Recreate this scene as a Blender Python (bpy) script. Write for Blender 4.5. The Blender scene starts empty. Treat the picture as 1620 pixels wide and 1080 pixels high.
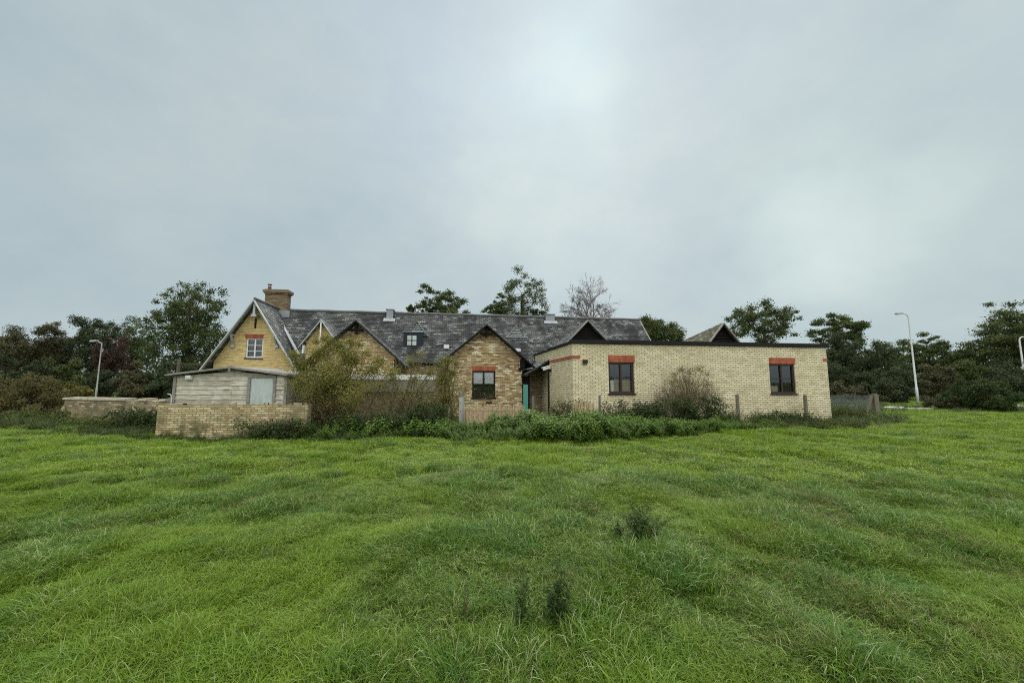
import bpy, math, random
import numpy as np
from mathutils import Vector

random.seed(7)
rng = np.random.default_rng(11)
S = bpy.context.scene
COL = S.collection
R = math.radians

# ------------------------------------------------------------------ camera model (photo survey helper)
F_PX, PITCH, HC = 600.0, math.atan(0.107), 1.62
CP, SP = math.cos(PITCH), math.sin(PITCH)
TH = R(9.0)                                   # the building is turned 9 degrees to the view
OX, OY = 2.278, 14.3                          # front left corner of the flat-roofed wing
CT, ST = math.cos(TH), math.sin(TH)


def ray(px, py):
    cx, cy = (px - 810) / F_PX, -(py - 540) / F_PX
    return np.array([cx, CP - cy * SP, SP + cy * CP])


def at(px, py, Y):
    d = ray(px, py)
    return np.array([0, 0, HC]) + d * (Y / d[1])


def w2l(p):
    dx, dy = p[0] - OX, p[1] - OY
    return np.array([dx * CT + dy * ST, -dx * ST + dy * CT, p[2]])


def l2w(u, v, z=0.0):
    return np.array([OX + u * CT - v * ST, OY + u * ST + v * CT, z])


CAM_L = w2l(np.array([0, 0, HC]))


def lray(px, py):
    d = ray(px, py)
    return np.array([d[0] * CT + d[1] * ST, -d[0] * ST + d[1] * CT, d[2]])


def atv(px, py, v):
    """survey point on the building plane v = const -> (u, z)"""
    d = lray(px, py)
    p = CAM_L + d * ((v - CAM_L[1]) / d[1])
    return p[0], p[2]


RZ, RV, RK = 5.6, 8.85, 1.15                  # main ridge height / position / slope


def atroof(px, py):
    d = lray(px, py)                           # z - RK*v = RZ - RK*RV
    t = (RZ - RK * RV - (CAM_L[2] - RK * CAM_L[1])) / (d[2] - RK * d[1])
    return CAM_L + d * t


# ------------------------------------------------------------------ nodes / materials
def new_mat(name):
    m = bpy.data.materials.new(name)
    m.use_nodes = True
    nt = m.node_tree
    nt.nodes.clear()
    out = nt.nodes.new('ShaderNodeOutputMaterial')
    return m, nt, out


class NT:
    def __init__(s, nt):
        s.nt = nt

    def n(s, t, **kw):
        x = s.nt.nodes.new('ShaderNode' + t)
        for k, v in kw.items():
            setattr(x, k, v)
        return x

    def l(s, a, b):
        s.nt.links.new(a, b)

    def math(s, op, a, b=None, clamp=False):
        x = s.n('Math', operation=op, use_clamp=clamp)
        for i, q in enumerate((a, b)):
            if q is None:
                continue
            if isinstance(q, (int, float)):
                x.inputs[i].default_value = q
            else:
                s.l(q, x.inputs[i])
        return x.outputs[0]

    def noise(s, vec, scale, detail=3, rough=.55, out='Fac'):
        x = s.n('TexNoise')
        x.inputs['Scale'].default_value = scale
        x.inputs['Detail'].default_value = detail
        x.inputs['Roughness'].default_value = rough
        if vec is not None:
            s.l(vec, x.inputs['Vector'])
        return x.outputs[out]

    def ramp(s, fac, stops, interp='LINEAR'):
        x = s.n('ValToRGB')
        x.color_ramp.interpolation = interp
        e = x.color_ramp.elements
        while len(e) > 1:
            e.remove(e[-1])
        e[0].position = stops[0][0]
        e[0].color = (*stops[0][1], 1)
        for p, c in stops[1:]:
            q = e.new(p)
            q.color = (*c, 1)
        s.l(fac, x.inputs[0])
        return x.outputs[0]

    def mix(s, fac, a, b, mode='MIX'):
        x = s.n('Mix', data_type='RGBA', blend_type=mode)
        for sock, q in ((x.inputs[0], fac), (x.inputs[6], a), (x.inputs[7], b)):
            if isinstance(q, (int, float)):
                sock.default_value = q
            elif isinstance(q, tuple):
                sock.default_value = (*q, 1)
            else:
                s.l(q, sock)
        return x.outputs[2]

    def smooth(s, v, a, b):
        x = s.n('MapRange', interpolation_type='SMOOTHSTEP')
        s.l(v, x.inputs[0])
        x.inputs[1].default_value = a
        x.inputs[2].default_value = b
        return x.outputs[0]

    def bsdf(s, out, col, rough=.8, bump=None, bstr=.3, bdist=.01, metal=0.0, spec=.5):
        b = s.n('BsdfPrincipled')
        if isinstance(col, tuple):
            b.inputs['Base Color'].default_value = (*col, 1)
        else:
            s.l(col, b.inputs['Base Color'])
        if isinstance(rough, (int, float)):
            b.inputs['Roughness'].default_value = rough
        else:
            s.l(rough, b.inputs['Roughness'])
        b.inputs['Metallic'].default_value = metal
        b.inputs['Specular IOR Level'].default_value = spec
        if bump is not None:
            bp = s.n('Bump')
            bp.inputs['Strength'].default_value = bstr
            bp.inputs['Distance'].default_value = bdist
            s.l(bump, bp.inputs['Height'])
            s.l(bp.outputs[0], b.inputs['Normal'])
        s.l(b.outputs[0], out.inputs[0])
        return b


def brick_mat(name, ramp, mortar, stain=(.12, .11, .07), stain_amt=.45, pale=None, pale_amt=0.0, bw=.225, rh=.075, ms=.011, moss=0.0):
    m, nt, out = new_mat(name)
    N = NT(nt)
    tc = N.n('TexCoord').outputs['Object']
    sp = N.n('SeparateXYZ')
    N.l(tc, sp.inputs[0])
    u = N.math('ADD', sp.outputs[0], sp.outputs[1])
    wob = N.noise(tc, 1.3, 2)
    z = N.math('ADD', sp.outputs[2], N.math('MULTIPLY', wob, .012))
    cb = N.n('CombineXYZ')
    N.l(u, cb.inputs[0])
    N.l(z, cb.inputs[1])
    bt = N.n('TexBrick')
    N.l(cb.outputs[0], bt.inputs['Vector'])
    for k, v in (('Scale', 1), ('Mortar Size', ms), ('Mortar Smooth', .25), ('Bias', 0), ('Brick Width', bw), ('Row Height', rh)):
        bt.inputs[k].default_value = v
    bt.inputs['Color1'].default_value = (0, 0, 0, 1)
    bt.inputs['Color2'].default_value = (1, 1, 1, 1)
    bt.inputs['Mortar'].default_value = (.5, .5, .5, 1)
    c = N.ramp(bt.outputs['Color'], ramp)
    fine = N.noise(tc, 28, 4, .65)
    c = N.mix(N.math('MULTIPLY', N.smooth(fine, .38, .75), .35), c, (.16, .12, .07))
    big = N.noise(tc, .9, 4, .6)
    c = N.mix(N.math('MULTIPLY', N.smooth(big, .46, .72), stain_amt), c, stain)
    if pale:
        pn = N.noise(tc, 1.7, 3, .6)
        c = N.mix(N.math('MULTIPLY', N.smooth(pn, .52, .7), pale_amt), c, pale)
    c = N.mix(bt.outputs['Fac'], c, mortar)
    if moss:
        mn = N.noise(tc, 2.4, 5, .7)
        low = N.smooth(sp.outputs[2], 1.0, .1)
        c = N.mix(N.math('MULTIPLY', N.math('MULTIPLY', N.smooth(mn, .42, .6), low), moss), c, (.06, .075, .025))
    h = N.math('SUBTRACT', N.math('MULTIPLY', fine, .4), bt.outputs['Fac'])
    N.bsdf(out, c, .92, h, .6, .012, spec=.2)
    return m


def slate_mat(name, ax, base=(.080, .086, .082), pale=(.31, .315, .30), dark=(.014, .014, .0145), moss=(.075, .080, .035), moss_amt=.35, dark_amt=.84, rows=.13, kz=1.32):
    m, nt, out = new_mat(name)
    N = NT(nt)
    tc = N.n('TexCoord').outputs['Object']
    sp = N.n('SeparateXYZ')
    N.l(tc, sp.inputs[0])
    cb = N.n('CombineXYZ')
    N.l(sp.outputs[ax], cb.inputs[0])
    N.l(N.math('MULTIPLY', sp.outputs[2], kz), cb.inputs[1])
    bt = N.n('TexBrick')
    N.l(cb.outputs[0], bt.inputs['Vector'])
    for k, v in (('Scale', 1), ('Mortar Size', .014), ('Mortar Smooth', .2), ('Bias', 0), ('Brick Width', .24), ('Row Height', rows)):
        bt.inputs[k].default_value = v
    bt.inputs['Color1'].default_value = (0, 0, 0, 1)
    bt.inputs['Color2'].default_value = (1, 1, 1, 1)
    bt.inputs['Mortar'].default_value = (.3, .3, .3, 1)
    c = N.ramp(bt.outputs['Color'], [(0, tuple(x * .6 for x in base)), (.45, base), (.72, tuple(x * 1.3 for x in base)), (.86, tuple(x * 1.7 for x in base)), (1, tuple(x * 2.6 for x in base))])
    # pale lichen bloom, broken up slate by slate
    ln = N.noise(tc, 1.1, 5, .7)
    sl = N.math('ADD', ln, N.math('MULTIPLY', N.math('SUBTRACT', bt.outputs['Color'], .5), .3))
    c = N.mix(N.math('MULTIPLY', N.smooth(sl, .54, .78), .34), c, pale)
    # dark growth in downward streaks
    mp = N.n('Mapping')
    mp.inputs['Scale'].default_value = (1.5, 1.5, .35)
    N.l(tc, mp.inputs[0])
    dn = N.noise(mp.outputs[0], .8, 5, .65)
    c = N.mix(N.math('MULTIPLY', N.smooth(dn, .44, .60), dark_amt), c, dark)
    mn = N.noise(tc, .7, 4, .7)
    c = N.mix(N.math('MULTIPLY', N.smooth(mn, .55, .7), moss_amt), c, moss)
    c = N.mix(N.math('MULTIPLY', bt.outputs['Fac'], .9), c, (.008, .008, .008))
    N.bsdf(out, c, .62, N.math('SUBTRACT', N.noise(tc, 30, 3), bt.outputs['Fac']), .6, .012, spec=.15)
    return m


def plain_mat(name, col, rough=.6, var=.25, scale=6, bump=.15, metal=0.0, dirt=None, dirt_amt=.4, stretch=None, spec=.4):
    m, nt, out = new_mat(name)
    N = NT(nt)
    tc = N.n('TexCoord').outputs['Object']
    vec = tc
    if stretch:
        mp = N.n('Mapping')
        mp.inputs['Scale'].default_value = stretch
        N.l(tc, mp.inputs[0])
        vec = mp.outputs[0]
    f = N.noise(vec, scale, 5, .65)
    c = N.ramp(f, [(.25, tuple(x * (1 - var) for x in col)), (.75, tuple(min(1, x * (1 + var)) for x in col))])
    if dirt:
        d = N.noise(vec, scale * .35, 5, .7)
        c = N.mix(N.math('MULTIPLY', N.smooth(d, .48, .68), dirt_amt), c, dirt)
    N.bsdf(out, c, rough, f, bump, .006, metal, spec)
    return m


def leaf_mat(name, cols, trans=.25, rough=.55, patch=None, patch_scale=.6, spec=.12):
    m, nt, out = new_mat(name)
    N = NT(nt)
    a = N.n('Attribute', attribute_name='tint')
    k = len(cols) - 1
    c = N.ramp(a.outputs['Fac'], [(i / max(1, k), cl) for i, cl in enumerate(cols)])
    if patch:
        g = N.n('NewGeometry').outputs['Position']
        pn = N.noise(g, patch_scale, 3)
        c = N.mix(N.math('MULTIPLY', N.smooth(pn, .45, .65), .6), c, patch)
    b = N.n('BsdfPrincipled')
    N.l(c, b.inputs['Base Color'])
    b.inputs['Roughness'].default_value = rough
    b.inputs['Specular IOR Level'].default_value = spec
    t = N.n('BsdfTranslucent')
    N.l(c, t.inputs['Color'])
    mx = N.n('MixShader')
    mx.inputs[0].default_value = trans
    N.l(b.outputs[0], mx.inputs[1])
    N.l(t.outputs[0], mx.inputs[2])
    N.l(mx.outputs[0], out.inputs[0])
    return m


def glass_mat():
    m, nt, out = new_mat('window_glass')
    N = NT(nt)
    fr = N.n('Fresnel')
    fr.inputs[0].default_value = 1.55
    g = N.n('BsdfGlossy')
    g.inputs['Roughness'].default_value = .02
    g.inputs['Color'].default_value = (.9, .93, .95, 1)
    t = N.n('BsdfTransparent')
    t.inputs[0].default_value = (.96, .97, .97, 1)
    mx = N.n('MixShader')
    f = N.math('MULTIPLY_ADD', fr.outputs[0], 1.0)
    f.node.inputs[2].default_value = .065
    N.l(f, mx.inputs[0])
    N.l(t.outputs[0], mx.inputs[1])
    N.l(g.outputs[0], mx.inputs[2])
    N.l(mx.outputs[0], out.inputs[0])
    return m


M = {}
M['cream_brick'] = brick_mat('cream_brick', [(0, (.52, .455, .28)), (.25, (.62, .55, .35)), (.6, (.685, .62, .41)), (1, (.75, .70, .51))], (.22, .19, .125), stain=(.42, .37, .21), stain_amt=.5, ms=.0105, moss=.35)
M['old_brick'] = brick_mat('old_brick', [(0, (.12, .07, .04)), (.2, (.27, .18, .085)), (.45, (.41, .30, .14)), (.76, (.53, .43, .23)), (.85, (.70, .63, .43)), (1, (.82, .78, .62))], (.24, .19, .12), stain=(.20, .12, .065), stain_amt=.6, pale=(.66, .60, .42), pale_amt=.35)
M['cottage_brick'] = brick_mat('cottage_brick', [(0, (.44, .31, .125)), (.4, (.59, .45, .19)), (1, (.69, .55, .26))], (.42, .35, .19), stain=(.38, .27, .12), stain_amt=.4, ms=.008)
M['garden_brick'] = brick_mat('garden_brick', [(0, (.26, .19, .095)), (.35, (.42, .335, .175)), (.7, (.52, .44, .245)), (1, (.63, .56, .36))], (.19, .155, .095), stain=(.15, .12, .07), stain_amt=.85, moss=.8, ms=.012, rh=.07)
M['ruin_brick'] = brick_mat('ruin_brick', [(0, (.10, .075, .045)), (.4, (.24, .19, .11)), (.75, (.36, .29, .17)), (1, (.58, .52, .36))], (.16, .135, .085), stain=(.10, .09, .06), stain_amt=.85, pale=(.45, .39, .25), pale_amt=.5, rh=.085, bw=.26, ms=.016, moss=.6)
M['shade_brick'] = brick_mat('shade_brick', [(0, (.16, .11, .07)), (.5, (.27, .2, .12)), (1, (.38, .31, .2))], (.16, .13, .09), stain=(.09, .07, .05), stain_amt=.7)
M['red_brick'] = brick_mat('red_brick', [(0, (.22, .06, .032)), (.5, (.31, .082, .044)), (1, (.38, .12, .065))], (.26, .10, .06), stain=(.20, .055, .035), stain_amt=.6, bw=.075, rh=.5, ms=.004)
M['slate_main'] = slate_mat('slate_main', 0)
M['slate_side'] = slate_mat('slate_side', 1, base=(.12, .127, .122), moss_amt=.35, dark_amt=.4)
M['slate_moss'] = slate_mat('slate_moss', 1, base=(.12, .115, .075), pale=(.20, .19, .115), moss=(.135, .13, .05), moss_amt=.8, dark_amt=.2)
M['grey_paint'] = plain_mat('grey_paint', (.36, .41, .41), .55, .2, 5, dirt=(.16, .18, .15), dirt_amt=.5)
M['white_paint'] = plain_mat('white_paint', (.66, .67, .64), .5, .1, 5, dirt=(.4, .4, .35), dirt_amt=.35)
M['dark_paint'] = plain_mat('dark_paint', (.012, .0115, .011), .7, .3, 6, spec=.15)
M['brown_frame'] = plain_mat('brown_frame', (.035, .022, .019), .55, .3, 8, spec=.25)
M['navy_board'] = plain_mat('navy_board', (.018, .023, .034), .7, .3, 5, spec=.2)
M['lead'] = plain_mat('lead', (.24, .265, .28), .5, .2, 4, dirt=(.2, .21, .21))
M['blind'] = plain_mat('blind_cloth', (.82, .86, .84), .8, .05, 4)
M['curtain'] = plain_mat('curtain_cloth', (.42, .37, .28), .85, .2, 5, stretch=(8, 8, .6))
M['tarred_board'] = plain_mat('tarred_board', (.011, .010, .009), .85, .3, 8, spec=.1)
M['grey_wood'] = plain_mat('grey_wood', (.30, .285, .24), .85, .35, 7, .4, dirt=(.14, .13, .10), dirt_amt=.6, stretch=(1, 1, 9))
M['shed_trim'] = plain_mat('shed_trim', (.21, .20, .175), .8, .3, 8, .3, dirt=(.10, .10, .07), dirt_amt=.5)
M['pale_panel'] = plain_mat('pale_panel', (.40, .46, .435), .35, .2, 3, dirt=(.22, .26, .22), dirt_amt=.6, stretch=(2, 2, .7))
M['post_wood'] = plain_mat('post_wood', (.135, .12, .085), .9, .35, 9, .5, dirt=(.09, .085, .05), dirt_amt=.6, stretch=(6, 6, .8))
M['post_grey'] = plain_mat('post_grey', (.33, .34, .32), .9, .3, 9, .4, dirt=(.17, .17, .14), stretch=(6, 6, .8))
M['reed'] = plain_mat('reed_cane', (.40, .30, .18), .8, .4, 12, .2, dirt=(.2, .15, .09))
M['turquoise'] = plain_mat('turquoise_paint', (.055, .235, .185), .5, .15, 4, dirt=(.08, .2, .16))
M['concrete'] = plain_mat('concrete', (.38, .37, .33), .9, .2, 5, .3, dirt=(.22, .22, .17))
M['coping'] = plain_mat('coping_stone', (.31, .285, .215), .9, .3, 6, .5, dirt=(.17, .17, .11), dirt_amt=.6)
M['grey_board'] = plain_mat('grey_board', (.205, .195, .155), .85, .25, 4, .3, dirt=(.11, .11, .075), dirt_amt=.6)
M['galvanised'] = plain_mat('galvanised_steel', (.50, .52, .51), .6, .15, 3, metal=.05, dirt=(.33, .34, .30), dirt_amt=.6)
M['aged_steel'] = plain_mat('aged_steel', (.30, .31, .29), .7, .2, 3, dirt=(.2, .2, .17))
M['wire'] = plain_mat('wire', (.115, .135, .15), .5, .2, 9, metal=.4)
M['plastic_white'] = plain_mat('white_plastic', (.78, .78, .76), .4, .06, 5)
M['ridge'] = plain_mat('ridge_tile', (.10, .10, .10), .75, .3, 5, dirt=(.03, .03, .03))
M['cap_brick'] = plain_mat('cap_brick', (.17, .13, .08), .9, .3, 9, .4, dirt=(.07, .055, .035), dirt_amt=.6)
M['louvre'] = plain_mat('louvre_wood', (.27, .30, .28), .8, .3, 6)
M['slate_dark'] = slate_mat('slate_dark', 1, base=(.045, .048, .05), pale=(.12, .12, .12), moss_amt=.3, dark_amt=.6)
M['sky_panel'] = plain_mat('pale_rooflight', (.23, .25, .265), .4, .1, 5)
M['bark'] = plain_mat('bark', (.055, .045, .034), .95, .4, 5, .6, stretch=(3, 3, .8))
M['twig'] = plain_mat('twig_bark', (.105, .082, .058), .95, .35, 9, .3)
M['pink_twig'] = plain_mat('pink_twig', (.15, .115, .105), .95, .3, 3)
M['terracotta'] = plain_mat('terracotta', (.125, .055, .045), .8, .2, 6)
M['chimney_brick'] = brick_mat('chimney_brick', [(0, (.10, .07, .04)), (.5, (.165, .125, .07)), (1, (.24, .19, .115))], (.14, .11, .07), stain=(.12, .09, .05), stain_amt=.6)
M['glass'] = glass_mat()


def board_mat():
    m, nt, out = new_mat('weathered_boards')
    N = NT(nt)
    tc = N.n('TexCoord').outputs['Object']
    a = N.n('Attribute', attribute_name='tint')
    c = N.ramp(a.outputs['Fac'], [(0, (.32, .295, .225)), (.5, (.44, .415, .33)), (1, (.53, .50, .41))])
    mp = N.n('Mapping')
    mp.inputs['Scale'].default_value = (1.2, 1, 22)
    N.l(tc, mp.inputs[0])
    f = N.noise(mp.outputs[0], 2.2, 5, .7)
    c = N.mix(N.math('MULTIPLY', N.smooth(f, .44, .64), .85), c, (.13, .115, .08))
    g = N.noise(tc, 1.6, 4, .65)
    c = N.mix(N.math('MULTIPLY', N.smooth(g, .48, .66), .55), c, (.60, .585, .51))
    N.bsdf(out, c, .85, f, .4, .006, spec=.25)
    return m


M['boards'] = board_mat()

# leaves
M['leaf_oak'] = leaf_mat('leaf_oak', [(.038, .055, .018), (.066, .090, .028), (.115, .135, .045)])
M['leaf_dark'] = leaf_mat('leaf_dark', [(.028, .042, .021), (.048, .065, .030), (.078, .096, .040)])  # lifted and greyed, thin mist put into the leaf colour
M['leaf_brown'] = leaf_mat('leaf_brown', [(.052, .054, .028), (.080, .078, .038), (.118, .108, .050)])  # also lifted, with the mist painted into the leaves
M['leaf_olive'] = leaf_mat('leaf_olive', [(.075, .066, .026), (.11, .098, .036), (.155, .138, .054)])
M['leaf_copper'] = leaf_mat('leaf_copper', [(.052, .036, .028), (.076, .048, .036), (.105, .064, .046)])
M['leaf_yellow'] = leaf_mat('leaf_yellow', [(.09, .085, .022), (.14, .13, .032), (.19, .175, .05)])
M['leaf_shrub'] = leaf_mat('leaf_shrub', [(.075, .080, .018), (.135, .138, .030), (.21, .20, .048), (.30, .275, .09)], .35)
M['leaf_pale'] = leaf_mat('leaf_pale', [(.10, .10, .028), (.17, .165, .048), (.27, .25, .09)], .35)
M['leaf_thorn'] = leaf_mat('leaf_thorn', [(.085, .068, .026), (.13, .105, .038), (.19, .155, .06)], .3)
M['leaf_bramble'] = leaf_mat('leaf_bramble', [(.022, .038, .012), (.040, .062, .018), (.065, .090, .028)], .2, .45)
M['leaf_nettle'] = leaf_mat('leaf_nettle', [(.034, .078, .012), (.070, .132, .020), (.135, .205, .036)], .25, .5, patch=(.06, .10, .018), patch_scale=.9)
M['leaf_weed'] = leaf_mat('leaf_weed', [(.045, .070, .016), (.075, .105, .022), (.115, .135, .035)], .25, .55, patch=(.075, .075, .03), patch_scale=.8)
M['leaf_spike'] = leaf_mat('leaf_spike', [(.024, .050, .012), (.044, .082, .018), (.075, .118, .028)], .2, .5)


def grass_mat(name='grass_blades', stops=None):
    m, nt, out = new_mat(name)
    N = NT(nt)
    a = N.n('Attribute', attribute_name='tint').outputs['Fac']
    g = N.n('NewGeometry').outputs['Position']
    base = N.ramp(a, stops or [(0, (.022, .052, .005)), (.3, (.064, .124, .010)), (.65, (.114, .192, .018)), (.88, (.165, .25, .035)), (.93, (.29, .36, .13)), (.972, (.28, .27, .11)), (1, (.40, .37, .2))])  # pale green stop imitates sky glints, darkest stop the shaded gaps; ends in straw
    n1 = N.noise(g, 1.7, 4, .62)
    base = N.mix(N.math('MULTIPLY', N.smooth(n1, .5, .66), .38), base, (.060, .160, .034))
    n2 = N.n('TexNoise')
    mp = N.n('Mapping')
    mp.inputs['Location'].default_value = (37, 11, 0)
    N.l(g, mp.inputs[0])
    n2v = N.noise(mp.outputs[0], 1.3, 5, .65)
    base = N.mix(N.math('MULTIPLY', N.smooth(n2v, .56, .70), .42), base, (.150, .145, .050))
    mp2 = N.n('Mapping')
    mp2.inputs['Location'].default_value = (-17, 51, 0)
    N.l(g, mp2.inputs[0])
    n3 = N.noise(mp2.outputs[0], .45, 4, .6)
    base = N.mix(N.math('MULTIPLY', N.smooth(n3, .46, .62), .5), base, (.170, .262, .014))
    b = N.n('BsdfPrincipled')
    N.l(base, b.inputs['Base Color'])
    b.inputs['Roughness'].default_value = .42
    b.inputs['Specular IOR Level'].default_value = .15
    t = N.n('BsdfTranslucent')
    N.l(base, t.inputs['Color'])
    mx = N.n('MixShader')
    mx.inputs[0].default_value = .32
    N.l(b.outputs[0], mx.inputs[1])
    N.l(t.outputs[0], mx.inputs[2])
    N.l(mx.outputs[0], out.inputs[0])
    return m


M['grass'] = grass_mat()
M['far_bright_grass'] = grass_mat('far_bright_grass', [(0, (.062, .122, .008)), (.25, (.128, .205, .017)), (.6, (.19, .278, .027)), (.88, (.24, .34, .04)), (.94, (.30, .37, .12)), (.98, (.28, .27, .11)), (1, (.36, .33, .17))])  # distant brightness put into paler far tufts; pale green stop imitates glints
M['tussock'] = grass_mat('tussock_blades', [(0, (.028, .070, .005)), (.35, (.068, .145, .013)), (.7, (.115, .205, .022)), (.86, (.14, .21, .06)), (.9, (.30, .36, .17)), (1, (.42, .44, .26))])  # pale upper stops imitate highlights on the blades
M['dry_grass'] = grass_mat('dry_grass', [(0, (.07, .075, .018)), (.4, (.13, .12, .04)), (.8, (.20, .175, .075)), (1, (.36, .32, .17))])


def ground_mat():
    m, nt, out = new_mat('field_turf')
    N = NT(nt)
    g = N.n('NewGeometry').outputs['Position']
    f = N.noise(g, 1.2, 5, .7)
    c = N.ramp(f, [(.3, (.022, .032, .008)), (.5, (.045, .065, .014)), (.7, (.075, .075, .025))])
    h = N.noise(g, 14, 4, .7)
    N.bsdf(out, c, .95, h, .8, .05, spec=.1)
    return m


M['ground'] = ground_mat()


# ------------------------------------------------------------------ mesh helpers
class MB:
    def __init__(s):
        s.v, s.f, s.t = [], [], []

    def poly(s, pts, tint=.5):
        i = len(s.v)
        s.v += [tuple(map(float, p)) for p in pts]
        s.f.append(tuple(range(i, i + len(pts))))
        s.t.append(tint)

    def box(s, x0, x1, y0, y1, z0, z1, tint=.5, bev=0.0):
        if x0 > x1: x0, x1 = x1, x0
        if y0 > y1: y0, y1 = y1, y0
        if z0 > z1: z0, z1 = z1, z0
        P = [(x0, y0, z0), (x1, y0, z0), (x1, y1, z0), (x0, y1, z0), (x0, y0, z1), (x1, y0, z1), (x1, y1, z1), (x0, y1, z1)]
        s.hexa(P, tint)

    def hexa(s, P, tint=.5):
        i = len(s.v)
        s.v += [tuple(map(float, p)) for p in P]
        for q in ((3, 2, 1, 0), (4, 5, 6, 7), (0, 1, 5, 4), (1, 2, 6, 5), (2, 3, 7, 6), (3, 0, 4, 7)):
            s.f.append(tuple(i + k for k in q))
            s.t.append(tint)

    def bar(s, a, b, w, h, up=(0, 0, 1), tint=.5):
        a, b, up = Vector(a), Vector(b), Vector(up)
        d = (b - a).normalized()
        sd = d.cross(up)
        if sd.length < 1e-5:
            sd = d.cross(Vector((1, 0, 0)))
        sd = sd.normalized() * (w / 2)
        uu = sd.cross(d).normalized() * (h / 2)
        P = [a - sd - uu, a + sd - uu, b + sd - uu, b - sd - uu, a - sd + uu, a + sd + uu, b + sd + uu, b - sd + uu]
        s.hexa(P, tint)

    def tube(s, pts, rad, n=6, cap=True):
        pts = [Vector(p) for p in pts]
        if isinstance(rad, (int, float)):
            rad = [rad] * len(pts)
        base = len(s.v)
        ref = None
        for k, p in enumerate(pts):
            d = (pts[min(k + 1, len(pts) - 1)] - pts[max(k - 1, 0)])
            d = d.normalized() if d.length > 1e-8 else Vector((0, 0, 1))
            if ref is None:
                ref = d.cross(Vector((.31, .93, .2))).normalized()
            a = (ref - d * ref.dot(d))
            a = a.normalized() if a.length > 1e-6 else d.cross(Vector((1, 0, .1))).normalized()
            ref = a
            b = d.cross(a)
            for j in range(n):
                t = 2 * math.pi * j / n
                s.v.append(tuple(p + (a * math.cos(t) + b * math.sin(t)) * rad[k]))
        for k in range(len(pts) - 1):
            for j in range(n):
                q = base + k * n
                s.f.append((q + j, q + (j + 1) % n, q + n + (j + 1) % n, q + n + j))
                s.t.append(.5)
        if cap:
            s.f.append(tuple(base + j for j in reversed(range(n))))
            s.t.append(.5)
            e = base + (len(pts) - 1) * n
            s.f.append(tuple(e + j for j in range(n)))
            s.t.append(.5)

    def build(s, name, mat, parent=None, off=(0, 0, 0), smooth=False, tint=False):
        me = bpy.data.meshes.new(name)
        o3 = Vector(off)
        me.from_pydata([tuple(Vector(p) - o3) for p in s.v], [], s.f)
        me.materials.append(mat)
        if smooth:
            for p in me.polygons:
                p.use_smooth = True
        if tint:
            at_ = me.attributes.new('tint', 'FLOAT', 'FACE')
            at_.data.foreach_set('value', s.t)
        me.update()
        o = bpy.data.objects.new(name, me)
        COL.objects.link(o)
        if parent is not None:
            o.parent = parent
        return o


def tag(o, label=None, cat=None, group=None, kind=None):
    if label: o['label'] = label
    if cat: o['category'] = cat
    if group: o['group'] = group
    if kind: o['kind'] = kind
    return o


def empty(name, loc, rz, label, cat, group=None):
    o = bpy.data.objects.new(name, None)
    o.empty_display_size = .3
    COL.objects.link(o)
    o.location = tuple(map(float, loc))
    o.rotation_euler = (0, 0, rz)
    return tag(o, label, cat, group)


class Bld:
    """a building thing whose parts are given in the survey frame (u, v, z)"""
    def __init__(s, name, u, v, label, cat, group=None):
        s.off = (u, v, 0)
        s.root = empty(name, l2w(u, v), TH, label, cat, group)

    def part(s, mb, name, mat, parent=None, smooth=False, label=None, tint=False):
        p = mb.build(name, mat, parent or s.root, s.off, smooth, tint)
        if label: p['label'] = label
        return p


def clip(poly, axis, val, keep_less):
    out = []
    n = len(poly)
    for i in range(n):
        a, b = poly[i], poly[(i + 1) % n]
        ia = (a[axis] <= val + 1e-9) if keep_less else (a[axis] >= val - 1e-9)
        ib = (b[axis] <= val + 1e-9) if keep_less else (b[axis] >= val - 1e-9)
        if ia: out.append(a)
        if ia != ib:
            t = (val - a[axis]) / (b[axis] - a[axis])
            out.append((a[0] + (b[0] - a[0]) * t, a[1] + (b[1] - a[1]) * t))
    return out


def wall(mb, outline, v, holes=(), depth=.22):
    """vertical wall in plane v: convex outline in (u,z), rectangular holes, with reveals going back"""
    us = sorted({h[0] for h in holes} | {h[1] for h in holes})
    zs = sorted({h[2] for h in holes} | {h[3] for h in holes})
    us = [-1e3] + us + [1e3]
    zs = [-1e3] + zs + [1e3]
    for i in range(len(us) - 1):
        for j in range(len(zs) - 1):
            cu, cz = (us[i] + us[i + 1]) / 2, (zs[j] + zs[j + 1]) / 2
            if any(h[0] < cu < h[1] and h[2] < cz < h[3] for h in holes):
                continue
            p = list(outline)
            for ax, val, less in ((0, us[i], False), (0, us[i + 1], True), (1, zs[j], False), (1, zs[j + 1], True)):
                if p: p = clip(p, ax, val, less)
            if len(p) >= 3:
                mb.poly([(q[0], v, q[1]) for q in p])
    for (a, b, c, d) in holes:
        w = v + depth
        mb.poly([(a, v, c), (a, w, c), (a, w, d), (a, v, d)])
        mb.poly([(b, v, d), (b, w, d), (b, w, c), (b, v, c)])
        mb.poly([(a, v, d), (a, w, d), (b, w, d), (b, v, d)])
        mb.poly([(b, v, c), (b, w, c), (a, w, c), (a, v, c)])


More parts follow.
